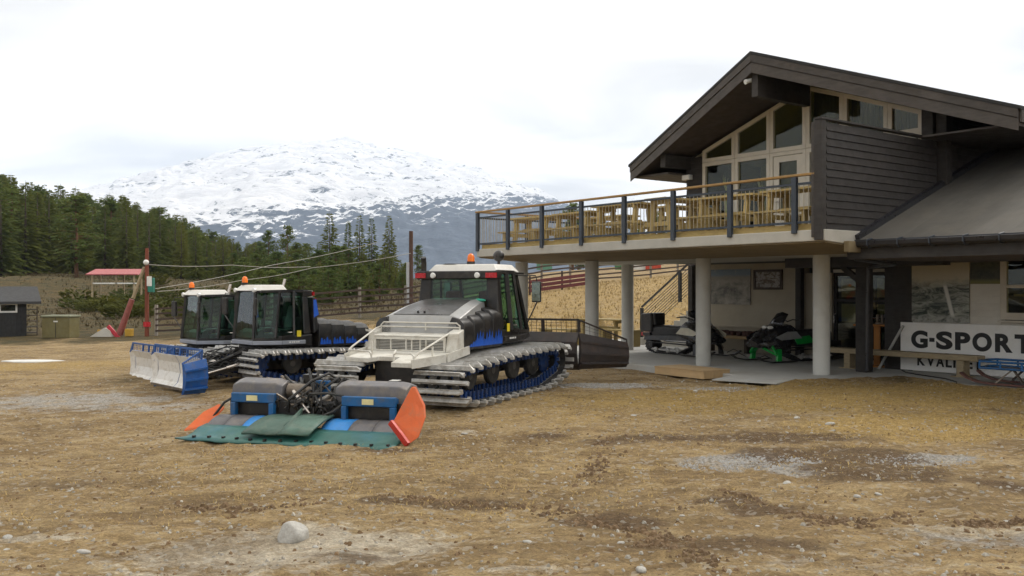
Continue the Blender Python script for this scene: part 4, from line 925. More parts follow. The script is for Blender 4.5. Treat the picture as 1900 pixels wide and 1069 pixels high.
# flaps behind the shaft: grey and blue panels, green mats in the middle
def flap(x0, x1, m, name, dz=0., y1=-.72, z1=.10):
    rows = []
    for j in range(6):
        f = j/5; y = -.34+(y1+.34)*f; z = .26+(z1-.26)*f+.045*math.sin(math.pi*f)+dz
        rows.append([(x0+(x1-x0)*i/4+ (0-.10*f*(1 if x0 < -.2 else .4)), y, z+.006*math.sin(i*2.1+j)) for i in range(5)])
    return MB().sheet(rows).build(name, m, TL, thick=.03, smooth=True)
flap(-1.34, -1.06, m_greyplast, 'grey_flap'); flap(-1.05, -.76, m_greyplast, 'grey_flap'); flap(-.75, -.44, m_brightblue, 'blue_flap')
flap(.46, .88, m_brightblue, 'blue_flap'); flap(.89, 1.25, m_greyplast, 'grey_flap'); flap(1.26, 1.62, m_greyplast, 'grey_flap')
flap(-.50, .06, m_green, 'green_mat', .03, -1.06, .09); flap(.02, .50, m_green, 'green_mat', .05, -1.08, .085)
MB().sheet([[(-.02+.10*f*math.cos(t), -.36-.5*f, .34-.2*f+.07*math.sin(t)) for t in np.linspace(0, math.pi, 6)] for f in (0, .33, .66, 1)]).build('mat_fold', m_green, TL, thick=.02, smooth=True)
# finishing comb: long flexible rubber apron lying on the ground
rows = []
for i in range(34):
    x = -1.46+3.23*i/33; wv = .035*math.sin(i*.55)+.02*math.sin(i*1.7)
    rows.append([(x, -.60, .16), (x-.01, -.80, .13), (x-.02, -.92, .07+wv*.2), (x-.03, -1.06+wv*.4, .035), (x-.04-(.16 if i == 0 else 0), -1.22+wv+(.12 if i in (0, 33) else 0), .012)])
cb = MB().sheet(rows).build('finisher_comb', m_comb, TL, thick=.02, smooth=True)
for i in range(14): MB().obox((-1.34+i*.23, -1.10+.03*math.sin(i), .05), (.035, .05, .035)).build('comb_bolt', m_blackpaint, TL)
# orange side flaps
MB().prism([(1.60, -.78, .34), (1.88, -.90, .05), (1.98, -.84, .13), (2.01, -.64, .38), (1.96, -.54, .53), (1.80, -.48, .78), (1.75, -.50, .78)], (.01, .035, .01)).build('orange_flap', m_orange, TL, bevel=.01)
mb = MB(); mb.beam((1.58, -.83, .33), (1.88, -.95, .05), .05, .08); mb.build('flap_lip', mat('red flap edge', (.50, .03, .012), .5), TL)
MB().prism([(-1.72, -.80, .06), (-1.46, -.62, .10), (-1.36, -.30, .34), (-1.50, -.24, .38), (-1.64, -.44, .28)], (0, .02, .03)).build('orange_flap', m_orange, TL, bevel=.008)
# hydraulic motor, linkage and hoses between the covers
MB().lathe((-.42, .0, .62), (1, 0, 0), [(0, .0), (0, .11), (.28, .11), (.30, .07), (.40, .07), (.40, 0)], 14).build('motor', m_grease, TL, smooth=True)
MB().lathe((.12, -.05, .42), (1, 0, 0), [(0, .0), (0, .13), (.22, .13), (.24, .06), (.24, 0)], 14).build('motor', m_grease, TL, smooth=True)
MB().lathe((-.30, -.1, .62), (.45, -.25, -.35), [(0, .035), (.30, .035), (.30, .02), (.52, .02), (.52, 0)], 10).build('ram', m_chrome, TL, smooth=True)
MB().lathe((.30, -.1, .58), (-.5, -.25, -.30), [(0, .03), (.28, .03), (.28, .018), (.5, .018), (.5, 0)], 10).build('ram', m_alu, TL, smooth=True)
bx(-.06, .06, -.2, .9, .40, .52).build('drawbar', m_blackpaint, TL, bevel=.02)
bx(.0, .22, .02, .10, .52, .78).build('valve_block', m_blue, TL, bevel=.01)
bx(-.25, -.05, .08, .22, .62, .86).build('valve_block', m_blackpaint, TL, bevel=.01)
bx(.15, .3, -.1, .06, .2, .36).build('bracket', m_grease, TL, bevel=.01)
hr_ = random.Random(3)
for j in range(22):
    xa, xb = hr_.uniform(-.5, .45), hr_.uniform(-.55, .5)
    MB().tube([(xa, .3, hr_.uniform(.5, .8)), (xa+hr_.uniform(-.15, .15), .1, hr_.uniform(.6, .95)), ((xa+xb)/2, -.12, hr_.uniform(.35, .8)), (xb, -.28, hr_.uniform(.25, .65)), (xb+hr_.uniform(-.1, .1), -.2, hr_.uniform(.2, .45))], hr_.choice((.014, .018, .022)), 6).build('hose', hr_.choice((m_hose, m_hose, m_hose, m_grease)), TL, smooth=True)
MB().tube([(-.05, -.2, .45), (.1, -.34, .62), (.4, -.36, .64), (.62, -.3, .60)], .022, 6).build('hose', m_hose, TL, smooth=True)
MB().tube([(.02, -.3, .28), (.25, -.40, .27), (.5, -.38, .38), (.64, -.3, .50)], .022, 6).build('hose', m_hose, TL, smooth=True)
MB().tube([(-1.15, -.28, .56), (-1.34, -.32, .45), (-1.46, -.42, .25), (-1.48, -.4, .1)], .02, 6).build('hose', m_hose, TL, smooth=True)

# ------------------------------------------------------------------ shop sign
def text_mesh(txt, size, m, parent, x, y, z, extr=.006, bold=.0, sx=1., name='lettering'):
    cu = bpy.data.curves.new('t', 'FONT'); cu.body = txt; cu.size = size; cu.extrude = extr; cu.offset = bold; cu.align_x = 'LEFT'
    o = bpy.data.objects.new('t', cu); COL.objects.link(o); bpy.context.view_layer.update()
    me_ = bpy.data.meshes.new_from_object(o.evaluated_get(bpy.context.evaluated_depsgraph_get())); bpy.data.objects.remove(o)
    me_.materials.clear(); me_.materials.append(m)
    r = obj(name, me_, parent, (x, y, z), (R(90), 0, 0)); r.scale = (sx, 1, 1)
    return r
SG = thing('shop_sign', 'white shop sign reading G-SPORT KVALITET in black capitals under the eave', 'sign', BW(-1.29, 5.14, 0), BA)
bx(0, 3.9, -.03, .035, .02, 1.13).build('sign_board', m_sign, SG, bevel=.005)
def letter(ch, x0, x1, z0, z1, bold):
    o = text_mesh(ch, 1., m_black, SG, 0, -.034, 0, .004, bold); v = [p.co for p in o.data.vertices]
    a, b = min(p.x for p in v), max(p.x for p in v); c_, d_ = min(p.y for p in v), max(p.y for p in v)
    sx_ = (x1-x0)/(b-a); sz_ = (z1-z0)/(d_-c_)
    for p in v: p.x = (p.x-a)*sx_; p.y = (p.y-c_)*sz_
    o.location = (x0, -.034, z0); o.data.update()
for ch, a, b, z0_, z1_ in (('G', .27, .67, .54, .95), ('-', .71, .83, .70, .79), ('S', .87, 1.25, .54, .95), ('P', 1.31, 1.65, .545, .945), ('O', 1.70, 2.12, .54, .95), ('R', 2.19, 2.56, .545, .945), ('T', 2.60, 2.96, .545, .945)):
    letter(ch, a, b, z0_, z1_, .045)
tx = .42
for ch, w in (('K', .19), ('V', .19), ('A', .19), ('L', .14), ('I', .05), ('T', .16), ('E', .15), ('T', .16)):
    letter(ch, tx, tx+w, .14, .38, .03); tx += w+.035

# ------------------------------------------------------------------ pictures on the walls
def print_mat(name, kind):
    k = NT(name); co = k.n('ShaderNodeTexCoord').outputs['Generated']; sp = k.n('ShaderNodeSeparateXYZ', {0: co}); X, Z = sp.outputs[0], sp.outputs[2]
    n1 = k.noise(co, 4, 7, .65, .5); n2 = k.noise(co, 13, 6, .7)
    if kind == 'peak':       # blurred view of snowy slopes under a blue strip of sky
        c = k.mix(k.rmap(n1, .35, .65), (.03, .03, .026), (.34, .31, .25))
        c = k.mix(k.rmap(Z, .55, .75), c, (.21, .195, .16)); c = k.mix(k.rmap(k.math('ADD', Z, k.math('MULTIPLY', n1, .1)), .82, .9), c, (.13, .18, .23))
        c = k.mix(k.math('MULTIPLY', k.rmap(n2, .55, .7), .5), c, (.4, .38, .33))
    elif kind == 'fall':     # grey cliff with a white waterfall
        wv = k.noise(k.n('ShaderNodeMapping', {'Vector': co, 'Scale': (1., 1., 3.2), 'Rotation': (0, .35, 0)}).outputs[0], 3.6, 9, .72, 1.2); wv = k.rmap(wv, .35, .65)
        c = k.mix(k.rmap(wv, .2, .9), (.03, .042, .032), (.40, .41, .35))
        c = k.mix(k.rmap(k.math('ADD', Z, k.math('MULTIPLY', n1, .35)), .72, .88), c, (.50, .45, .34))
        line = k.math('ABSOLUTE', k.math('SUBTRACT', X, k.math('ADD', .58, k.math('MULTIPLY', k.math('SUBTRACT', .6, Z), .28))))
        c = k.mix(k.math('MULTIPLY', k.rmap(line, .045, .02), k.math('MULTIPLY', k.rmap(Z, .60, .55), k.rmap(Z, .06, .12))), c, (.66, .65, .60))
        c = k.mix(k.math('MULTIPLY', k.rmap(Z, .12, .06), k.rmap(n2, .4, .6)), c, (.40, .40, .37))
    elif kind == 'meadow':
        c = k.mix(k.rmap(n1, .35, .65), (.018, .024, .010), (.07, .07, .035)); c = k.mix(k.rmap(Z, .75, .9), c, (.20, .21, .20)); c = k.mix(k.rmap(Z, .2, .08), c, (.16, .15, .03))
        c = k.mix(k.math('MULTIPLY', k.rmap(n2, .58, .68), .6), c, (.2, .18, .13))
    else:
        c = k.mix(k.rmap(n1, .45, .52), (.06, .035, .02), (.30, .29, .28)); c = k.mix(k.rmap(n2, .5, .6), c, (.12, .07, .04))
    k.l(c, k.b.inputs['Base Color']); k.b.inputs['Roughness'].default_value = .45; return k.m
def picture(label, x0, x1, z0, z1, y, kind, fr=None):
    t = thing('wall_picture', label, 'picture', BW((x0+x1)/2, y, z0), BA); w = (x1-x0)/2; h = z1-z0
    o = bx(-w, w, -.025, .0, 0, h).build('print', print_mat('print '+kind, kind), t)
    if fr:
        for a in ((-w-.07, -w-.001, 0-.07, h+.07), (w+.001, w+.07, -.07, h+.07), (-w, w, -.07, -.001), (-w, w, h+.001, h+.07)): bx(a[0], a[1], -.05, .0, a[2], a[3]).build('frame', fr, t)
picture('large unframed landscape print on the cream wall behind the snowmobiles', -8.78, -7.25, 1.43, 2.50, 7.09, 'peak')
picture('small wood-framed picture on the cream wall, right of the large print', -7.05, -6.17, 1.95, 2.40, 7.09, 'room', m_soffit)
picture('tall grey waterfall print on the white wall above the shop sign', -1.03, .32, 1.15, 2.62, 5.17, 'fall')
picture('small dark green meadow print high beside the waterfall print', .34, 1.0, 2.02, 2.62, 5.17, 'meadow')
# shop window at the right edge
sw = MB(); ring(sw, 1.0, 2.9, 1.25, 2.68, 5.12, .13, .10); sw.box(1.9, 2.0, 5.12, 5.22, 1.38, 2.55); sw.box(1.13, 1.9, 5.13, 5.21, 1.93, 2.0); sw.box(2.0, 2.77, 5.13, 5.21, 1.93, 2.0); sw.box(1.13, 2.77, 5.12, 5.22, 1.38, 1.40)
sw = sw.build('shop_window', m_frame, L)
bx(1.1, 2.8, 5.165, 5.175, 1.35, 2.6).build('pane', g_win, sw)
bx(.98, 2.92, 5.05, 5.2, 1.19, 1.235).build('window_sill', m_frame, sw)
bx(1.13, 2.77, 5.45, 5.8, 1.75, 1.80).build('shelf', m_pine, sw)

# ------------------------------------------------------------------ benches, platform, boards, small things on the patio
def slab_thing(name, label, cat, x, y, rz=0., z=0., group=None): return thing(name, label, cat, BW(x, y, z), BA+rz, group)
LB = slab_thing('long_bench', 'long low weathered wooden bench standing in front of the shop sign', 'bench', -.9, 4.62)
bx(-2.0, 1.75, -.17, .17, .36, .48).build('seat', m_oldwood, LB, bevel=.015)
for x in (-1.4, 1.35): bx(x-.08, x+.08, -.14, .14, 0, .36).build('leg', m_oldwood, LB, bevel=.01); 
for x in (-1.4, 1.35): bx(x-.2, x+.2, -.16, .16, .0, .02).build('foot', m_oldwood, LB)
x0, y0 = bloc(*gp(1378, 703)); 
PL = slab_thing('wooden_platform', 'low plywood step platform at the edge of the patio', 'platform', -4.0, .95, R(-4), -.10)
bx(-.85, .78, -.42, .42, .165, .185).build('top', m_ply, PL)
for a in ((-.84, .77, -.41, -.37), (-.84, .77, .37, .41)): bx(a[0], a[1], a[2], a[3], 0, .164).build('side', m_ply, PL)
for a in ((-.84, -.80), (.73, .77)): bx(a[0], a[1], -.37, .37, 0, .164).build('end', m_ply, PL)
GB = MB().hexa([(-.75, -.45, .0), (.75, -.45, .02), (.75, .45, .05), (-.75, .45, .03), (-.75, -.45, .025), (.75, -.45, .045), (.75, .45, .075), (-.75, .45, .055)]).build('loose_sheet', m_slab)
GB.location = BW(-2.05, .72, -.06); GB.rotation_euler = (0, 0, BA+R(10)); tag(GB, 'grey loose sheet lying flat at the patio edge beside the platform', 'board')
TB = slab_thing('work_stand', 'narrow orange-brown wooden stand before the glazed doors', 'stand', -2.1, 5.5, R(20))
m_orwood = mat('orange stained wood', (.42, .17, .03), .6, var=.15, stretch=(8, 8, 1), scale=3)
bx(-.55, .38, -.2, .2, 1.0, 1.04).build('top', m_orwood, TB)
for x in (-.02,): bx(x-.07, x+.07, -.07, .07, 0, 1.0).build('leg', m_orwood, TB)
bx(-.3, .2, -.2, .2, 0, .04).build('foot', m_orwood, TB)
VI = slab_thing('bench_vice', 'dark metal vice clamped on the narrow orange-brown stand', 'vice', -2.05, 5.5, R(20), 1.041)
mb = MB(); mb.box(-.1, .1, -.08, .08, 0, .06); mb.box(-.08, -.02, -.09, .09, .06, .24); mb.box(.03, .09, -.09, .09, .06, .24); mb.build('body', m_grease, VI, bevel=.01)
MB().tube([(-.25, 0, .15), (.1, 0, .15)], .02).build('screw', m_chrome, VI); MB().tube([(-.24, -.1, .15), (-.24, .1, .15)], .012).build('handle', m_chrome, VI)
LP = MB().beam((0, 0, 0), (.55, .12, 1.05), .06, .05).build('leaning_pole', mat('grey pole', (.42, .42, .40), .5)); LP.location = BW(-1.75, 4.95, .0); LP.rotation_euler = (0, 0, BA); tag(LP, 'pale grey pole leaning against the dark wall left of the sign', 'pole')
pts = [BW(-1.2, 5.0, .015), BW(-.8, 4.5, .015), BW(-.2, 4.15, .015), BW(.5, 3.8, .015), BW(1.0, 3.3, .02), BW(1.2, 2.9, .03)]
tag(MB().tube(pts, .014, 5).build('black_cable', m_hose, smooth=True), 'thin black cable lying across the patio before the sign', 'cable')
MB_ = MB()
# blue transport sled with reddish skis at the right edge
SD = slab_thing('transport_sled', 'blue steel sled with reddish brown skis at the right edge of the patio', 'sled', 2.2, 3.75, R(2))
m_ski = mat('reddish ski', (.115, .045, .032), .5, var=.2)
for y in (-.42, .32):
    rows = [(-1.12, .20), (-1.0, .11), (-.8, .045), (-.5, .02), (1.2, .02)]
    MB().loft([[(x, y-.08, z), (x, y+.08, z), (x, y+.08, z+.035), (x, y-.08, z+.035)] for x, z in rows]).build('ski', m_ski, SD, bevel=.004)
for x in (-.2, .7):
    for y in (-.42, .32):
        MB().beam((x-.25, y, .05), (x+.05, y*.8, .34), .04, .03).build('strut', m_grease, SD); MB().beam((x+.3, y, .05), (x+.05, y*.8, .34), .04, .03).build('strut', m_grease, SD)
for z in (.34, .47):
    MB().tube([(-.85, -.2, z), (-.75, -.42, z), (1.2, -.45, z), (1.2, .38, z), (-.75, .35, z), (-.85, .15, z)], .024, 8, closed=True).build('frame_tube', m_blue, SD, smooth=True)
for x in (-.75, -.35, .05, .45, .85):
    for y in (-.43, .36): MB().beam((x, y, .34), (x, y, .47), .035, .02, (0, 1, 0)).build('upright', m_blue, SD)
bx(-.7, 1.2, -.4, .33, .325, .335).build('deck_plate', m_greyplast, SD)
# low shelf with boots and logs along the cream wall
SH = slab_thing('low_shelf', 'low wooden shelf board along the foot of the cream wall', 'shelf', -7.0, 6.7)
bx(-1.7, 1.5, -.2, .2, .42, .50).build('board', m_ply, SH)
for x in (-1.5, 0, 1.3): bx(x-.05, x+.05, -.17, .17, 0, .42).build('leg', m_soffit, SH)
m_log = mat('dark firewood', (.075, .030, .022), .85, var=.4, scale=6)
lg = random.Random(9)
for i in range(15):
    o = MB().lathe((0, 0, 0), (0, 1, 0), [(-.17, .0), (-.17, .075), (.17, .07), (.17, 0)], 7).build('firewood_log', m_log)
    o.location = BW(-8.55+i*.21+lg.uniform(-.03, .03), 6.7, .575+lg.uniform(0, .01)); o.rotation_euler = (0, lg.uniform(0, 3), BA+lg.uniform(-.3, .3)); s_ = lg.uniform(.85, 1.25); o.scale = (s_, 1, s_)
    tag(o, 'dark reddish firewood log in the row on the low shelf by the cream wall', 'log', 'logs on the low shelf')

# ------------------------------------------------------------------ snowmobiles (local x forward, y left, z up)
def snowmobile(label, x, y, rz, st):
    S = slab_thing('snowmobile', label, 'snowmobile', x, y, rz)
    green = st == 'green'
    body = mat('glossy black cowling', (.012, .012, .014), .22, var=.2, bump=.02); acc = mat('green accent', (.0, .32, .04), .35, bump=.02) if green else mat('cream accent', (.62, .58, .46), .4, bump=.02)
    # drive belt
    pth = hull_path([(-1.25, .24, .17), (.35, .36, .14), (-.1, .10, .07), (-1.0, .10, .07)], .09)
    mb = MB(); mb.loft([[(p.x, -.2, p.y), (p.x, .2, p.y), (p.x+.025*math.cos(a+1.57), .2, p.y+.025*math.sin(a+1.57)), (p.x+.025*math.cos(a+1.57), -.2, p.y+.025*math.sin(a+1.57))] for p, a in pth], closed=True)
    for p, a in pth: mb.obox((p.x+.014*math.sin(a), 0, p.y-.014*math.cos(a)), (.02, .40, .03), (0, -a, 0))
    tk = mb.build('drive_belt', m_rubber, S)
    for wx, wz, wr in ((-1.25, .24, .13), (-1.0, .115, .07), (-.5, .115, .07), (-.1, .115, .07), (.35, .36, .1)):
        for s in (-1, 1): MB().lathe((wx, s*.14, wz), (0, s, 0), [(0, wr), (.06, wr), (.065, wr*.6), (.05, wr*.5), (.06, 0)], 12).build('idler_wheel', m_alu if wr < .1 else m_blackpaint, tk, smooth=True)
    for s in (-1, 1): MB().beam((-1.2, s*.16, .13), (.0, s*.16, .10), .03, .05).build('slide_rail', m_alu, tk)
    # tunnel and running boards
    mb = MB(); mb.hexa([(-1.45, -.24, .38), (.4, -.24, .42), (.4, .24, .42), (-1.45, .24, .38), (-1.45, -.22, .52), (.4, -.22, .58), (.4, .22, .58), (-1.45, .22, .52)]); mb.build('tunnel', m_blackpaint, S)
    for s in (-1, 1): MB().hexa([(-1.1, s*.24, .33), (.5, s*.24, .30), (.5, s*.42, .30), (-1.1, s*.40, .33), (-1.1, s*.24, .355), (.5, s*.24, .325), (.5, s*.42, .325), (-1.1, s*.40, .355)]).build('running_board', m_blackpaint, S)
    # seat
    pr = [(-1.15, .53, .80, .20), (-.7, .54, .84, .22), (-.2, .56, .82, .20), (.15, .58, .86, .15), (.3, .6, .88, .10)]
    MB().loft([[(x_, -w, a), (x_, -w, b-.06), (x_, -w*.7, b), (x_, w*.7, b), (x_, w, b-.06), (x_, w, a)] for x_, a, b, w in pr]).build('seat', mat('seat vinyl', (.022, .021, .022), .55), S, smooth=True, bevel=.02)
    # cowling
    sec = [(.10, .36, .52, .90, .20), (.35, .36, .44, 1.00, .30), (.75, .40, .36, .96, .28), (1.10, .36, .36, .78, .22), (1.38, .22, .40, .58, .12)]
    rings = [[(x_, -w, z0_+.05), (x_, -w*1.02, (z0_+z1_)/2), (x_, -c_, z1_-.03), (x_, 0, z1_), (x_, c_, z1_-.03), (x_, w*1.02, (z0_+z1_)/2), (x_, w, z0_+.05), (x_, w*.6, z0_), (x_, -w*.6, z0_)] for x_, w, z0_, z1_, c_ in sec]
    MB().loft(rings).build('cowling', body, S, smooth=True)
    for s in (-1, 1):
        MB().prism([(.05, s*.385, .62), (.75, s*.425, .58), (.95, s*.41, .66), (.55, s*.40, .80), (.25, s*.385, .80)], (0, s*.02, 0)).build('side_accent', acc if not green else mat('grey accent', (.25, .26, .26), .4), S)
        MB().prism([(.80, s*.40, .66), (1.25, s*.33, .56), (1.30, s*.31, .64), (.9, s*.36, .80)], (0, s*.015, .01)).build('nose_accent', acc if not green else body, S)
        if green:
            MB().prism([(-.5, s*.27, .50), (.2, s*.38, .46), (.35, s*.40, .64), (-.3, s*.27, .68)], (0, s*.02, 0)).build('side_accent', acc, S)
    # windshield, dash, bars
    MB().sheet([[(.62, y_, .97-abs(y_)*.12), (.48, y_*.95, 1.14-abs(y_)*.15), (.36, y_*.85, 1.30-abs(y_)*.2)] for y_ in (-.26, -.13, 0, .13, .26)]).build('windshield', mat('smoked screen', (.015, .015, .018), .12, bump=0), S, thick=.008, smooth=True)
    for s in (-1, 1): MB().tube([(.2, 0, 1.04), (.16, s*.16, 1.10), (.06, s*.38, 1.08)], .018, 6).build('handlebar', m_blackpaint, S, smooth=True)
    mb = MB()
    for s in (-1, 1): mb.ball((.86, s*.11, .90), .09, 10, 6, (.7, 1.15, .55))
    mb.build('headlight', m_lamp, S, smooth=True)
    if not green:
        for s in (-1, 1): MB().tube([(.55, s*.18, 1.05), (.30, s*.50, 1.22)], .010, 5).build('mirror_stalk', m_alu, S)
        MB().hexa([(-1.55, -.26, .62), (-1.10, -.26, .62), (-1.10, .26, .62), (-1.55, .26, .62), (-1.58, -.27, 1.16), (-1.12, -.25, 1.20), (-1.12, .25, 1.20), (-1.58, .27, 1.16)]).build('rear_box', m_blackpaint, S, bevel=.05)
        MB().hexa([(-1.10, -.2, .82), (-.98, -.2, .82), (-.98, .2, .82), (-1.10, .2, .82), (-1.10, -.22, 1.18), (-1.0, -.22, 1.2), (-1.0, .22, 1.2), (-1.10, .22, 1.18)]).build('backrest', m_blackpaint, S, bevel=.04)
        MB().prism([(-1.62, -.2, .50), (-1.46, -.22, .50), (-1.46, -.22, .60), (-1.60, -.2, .60)], (0, .42, 0)).build('tail_lamp', m_red, S)
        bx(-1.50, -1.2, -.24, .24, .52, .6).build('rear_rack', m_blackpaint, S)
    # skis and front arms
    for s in (-1, 1):
        rows = [(.35, .04), (.6, .02), (1.15, .02), (1.45, .07), (1.62, .17)]
        sk = MB().loft([[(x_, s*.52-.07, z_), (x_, s*.52+.07, z_), (x_, s*.52+.05, z_+.03), (x_, s*.52-.05, z_+.03)] for x_, z_ in rows]).build('ski', m_blackpaint, S)
        MB().tube([(1.58, s*.52, .16), (1.38, s*.52, .22), (1.15, s*.52, .12)], .012, 5).build('ski_loop', m_blackpaint, sk)
        am = acc if green else m_blackpaint
        MB().beam((.95, s*.16, .44), (.92, s*.50, .24), .05, .05).build('front_arm', am, S); MB().beam((1.18, s*.16, .40), (.95, s*.50, .20), .05, .05).build('front_arm', am, S)
        MB().hexa([(.86, s*.48, .06), (1.0, s*.48, .06), (1.0, s*.56, .06), (.86, s*.56, .06), (.84, s*.46, .36), (.94, s*.46, .36), (.94, s*.52, .36), (.84, s*.52, .36)]).build('spindle', am, S)
        MB().lathe((1.0, s*.20, .62), (.0, s*.30, -.38), [(0, .035), (.5, .035), (.5, 0)], 8).build('shock', acc if green else m_grease, S)
    MB().obox((1.22, 0, .46), (.08, .3, .05)).build('front_bumper', m_blackpaint if not green else mat('orange lens', (.5, .12, .02), .3), S, bevel=.01)
    return S
snowmobile('black and cream snowmobile with rear cargo box behind the round column', -7.75, 4.75, R(-2), 'cream')
snowmobile('black and green snowmobile facing left, half hidden by the right column', -4.5, 5.4, R(258), 'green')

# ------------------------------------------------------------------ wooden tables on the terrace
def tall_table(label, x, y, rz, top, ln=1.7, z=3.05, wd=.72, bench=True, rot=0., m=m_pine):
    T = slab_thing('wooden_table', label, 'table', x, y, rz, z)
    for i in range(5):
        w0 = -wd/2+i*wd/5
        bx(-ln/2, ln/2, w0+.006, w0+wd/5-.006, top-.045, top).build('plank', m, T)
    for s in (-1, 1):
        xx = s*(ln/2-.22)
        bx(xx-.04, xx+.04, -wd/2+.03, wd/2-.03, top-.14, top-.047).build('cross_bar', m, T)
        for q_ in (-1, 1): MB().beam((xx, q_*.24, top-.14), (xx, q_*(.34 if bench else .26), 0), .09, .12).build('leg', m, T)
        if bench: bx(xx-.035, xx+.035, -.72, .72, .36, .46).build('bench_bar', m, T)
        if bench:
            for q_ in (-1, 1): MB().beam((xx, q_*.66, .36), (xx, q_*.66, 0), .09, .10).build('bench_leg', m, T)
    if bench:
        for q_ in (-1, 1):
            for j in range(2): bx(-ln/2, ln/2, q_*.66-.13+j*.135, q_*.66-.13+j*.135+.125, .462, .50).build('bench_plank', m, T)
    bx(-ln/2+.26, ln/2-.26, -.04, .04, .50, .60).build('stretcher', m, T)
    return T
deck = [(-10.3, 1.35, 4, .92, 'at the far left end of the terrace'), (-8.55, 1.45, -3, .94, 'second from the left end of the terrace railing'), (-6.65, 1.3, 3, 1.02, 'third from the left end, below the mountain'), (-4.85, 1.45, 88, 1.02, 'turned endways, just left of the gable windows'),
        (-3.2, 1.35, 2, .96, 'in front of the gable windows'), (-1.35, 1.4, -4, .98, 'beside the dark privacy screen'), (-9.4, 3.4, 0, .98, 'in the back row at the left of the terrace'), (-6.1, 3.0, 90, 1.0, 'in the back row beside the dark gable wall')]
for x, y, rz, tp, wh in deck: tall_table('pine plank table with benches '+wh, x, y, R(rz), tp)
# pine furniture under the terrace
m_olivepine = mat('aged green pine', (.26, .19, .065), .7, var=.2, scale=3, stretch=(2, 9, 9))
tall_table('pine table without benches behind the round column under the terrace', -13.2, 6.6, R(8), .86, 1.9, 0., .8, False, 0., m_olivepine)
for lb, x, y, rz, ln in (('low pine bench with solid ends beside the stair plinth', -11.9, 6.1, R(4), 1.5), ('low pine bench behind the black blade of the large groomer', -13.6, 4.9, R(6), 1.5)):
    B_ = slab_thing('pine_bench', lb, 'bench', x, y, rz)
    for i in range(3): bx(-ln/2, ln/2, -.24+i*.16, -.24+i*.16+.15, .50, .55).build('plank', m_olivepine, B_)
    for s in (-1, 1): bx(s*(ln/2-.12)-.10, s*(ln/2-.12)+.10, -.22, .22, 0, .499).build('end_block', m_olivepine, B_)
# ornaments behind the panes
m_wht = mat('white ornament', (.82, .82, .80), .5, bump=0)
def ornament(label, x, h):
    O = slab_thing('window_ornament', label, 'ornament', x, FY+.35, 0, 3.08)
    rr_ = random.Random(int(x*100)); MB().lathe((0, 0, 0), (0, 0, 1), [(0, .16), (.05, .16), (h*.5, .10), (h*.8, .13), (h*.82, .05)], 9).build('body', m_wht, O, smooth=True)
    mb = MB()
    for j in range(9):
        a = rr_.uniform(0, 6.28); mb.tube([(0, 0, h*.75), (.12*math.cos(a), .05*math.sin(a), h*.9), (.2*math.cos(a+.3), .06*math.sin(a), h*rr_.uniform(.95, 1.12))], [.02, .015, .006], 5)
    mb.build('branches', m_wht, O)
ornament('white branching ornament behind the leftmost lower pane', -5.95, 1.75)
ornament('white branching ornament behind the pane left of the terrace door', -4.8, 1.6)
O = tag(MB().ball((0, 0, 0), .17, 14, 10, (1, 1, 1.25)).build('round_lantern', mat('yellow green paper', (.42, .45, .02), .6), smooth=True), 'round yellow-green lantern hanging behind the pane by the door', 'lantern'); O.location = BW(-4.42, FY+.25, 4.78)
MB().tube([(0, 0, .2), (0, 0, 1.5)], .004, 4).build('cord', m_black, O)

# ------------------------------------------------------------------ trees
def foliage_mat(name, a, b):
    k = NT(name); pos = k.n('ShaderNodeNewGeometry').outputs['Position']; info = k.n('ShaderNodeObjectInfo').outputs['Random']
    c = k.mix(k.rmap(k.noise(pos, .9, 4, .6), .3, .7), a, b)
    c = k.mix(k.rmap(info, .1, 1., 0, .55), c, (b[0]*1.25, b[1]*1.05, b[2]*.8))
    c = k.mix(k.math('MULTIPLY', k.rmap(k.noise(pos, 5, 3, .7), .55, .75), .4), c, [x*.45 for x in a])
    k.l(c, k.b.inputs['Base Color']); k.b.inputs['Roughness'].default_value = .75; k.b.inputs['Specular IOR Level'].default_value = .2
    tl = k.n('ShaderNodeBsdfTranslucent', {0: c}); mx_ = k.n('ShaderNodeMixShader', {0: .42, 1: k.b.outputs[0], 2: tl.outputs[0]}); k.l(mx_.outputs[0], k.o.inputs[0])
    return k.m
m_spruce = foliage_mat('spruce needles', (.074, .104, .030), (.165, .188, .050))
m_pinen = foliage_mat('pine needles', (.080, .126, .038), (.165, .215, .064))
m_bark = mat('grey brown bark', (.10, .075, .055), .9, var=.3, scale=4, stretch=(1, 1, .3), bump=.6, bscale=12, bd=.03)
m_pbark = mat('orange pine bark', (.17, .085, .045), .9, var=.35, scale=3, stretch=(1, 1, .3), bump=.6, bscale=12, bd=.03)
def quadclump(V, Fc, p, size, d, rr):
    # two crossed small drooping faces
    up = Vector((rr.uniform(-.4, .4), rr.uniform(-.4, .4), 1)).normalized(); d = Vector(d).normalized(); s = d.cross(up)
    if s.length < .01: s = Vector((1, 0, 0))
    s.normalize()
    for ax in (s*.55, (s*.3+up*.5)):
        o = len(V); a = size*rr.uniform(.7, 1.25); tip = d*a*1.1 - Vector((0, 0, a*.25))
        V += [p-ax*a*.5, p+ax*a*.5, p+ax*a*.28+tip, p-ax*a*.28+tip*.85]; Fc.append((o, o+1, o+2, o+3))
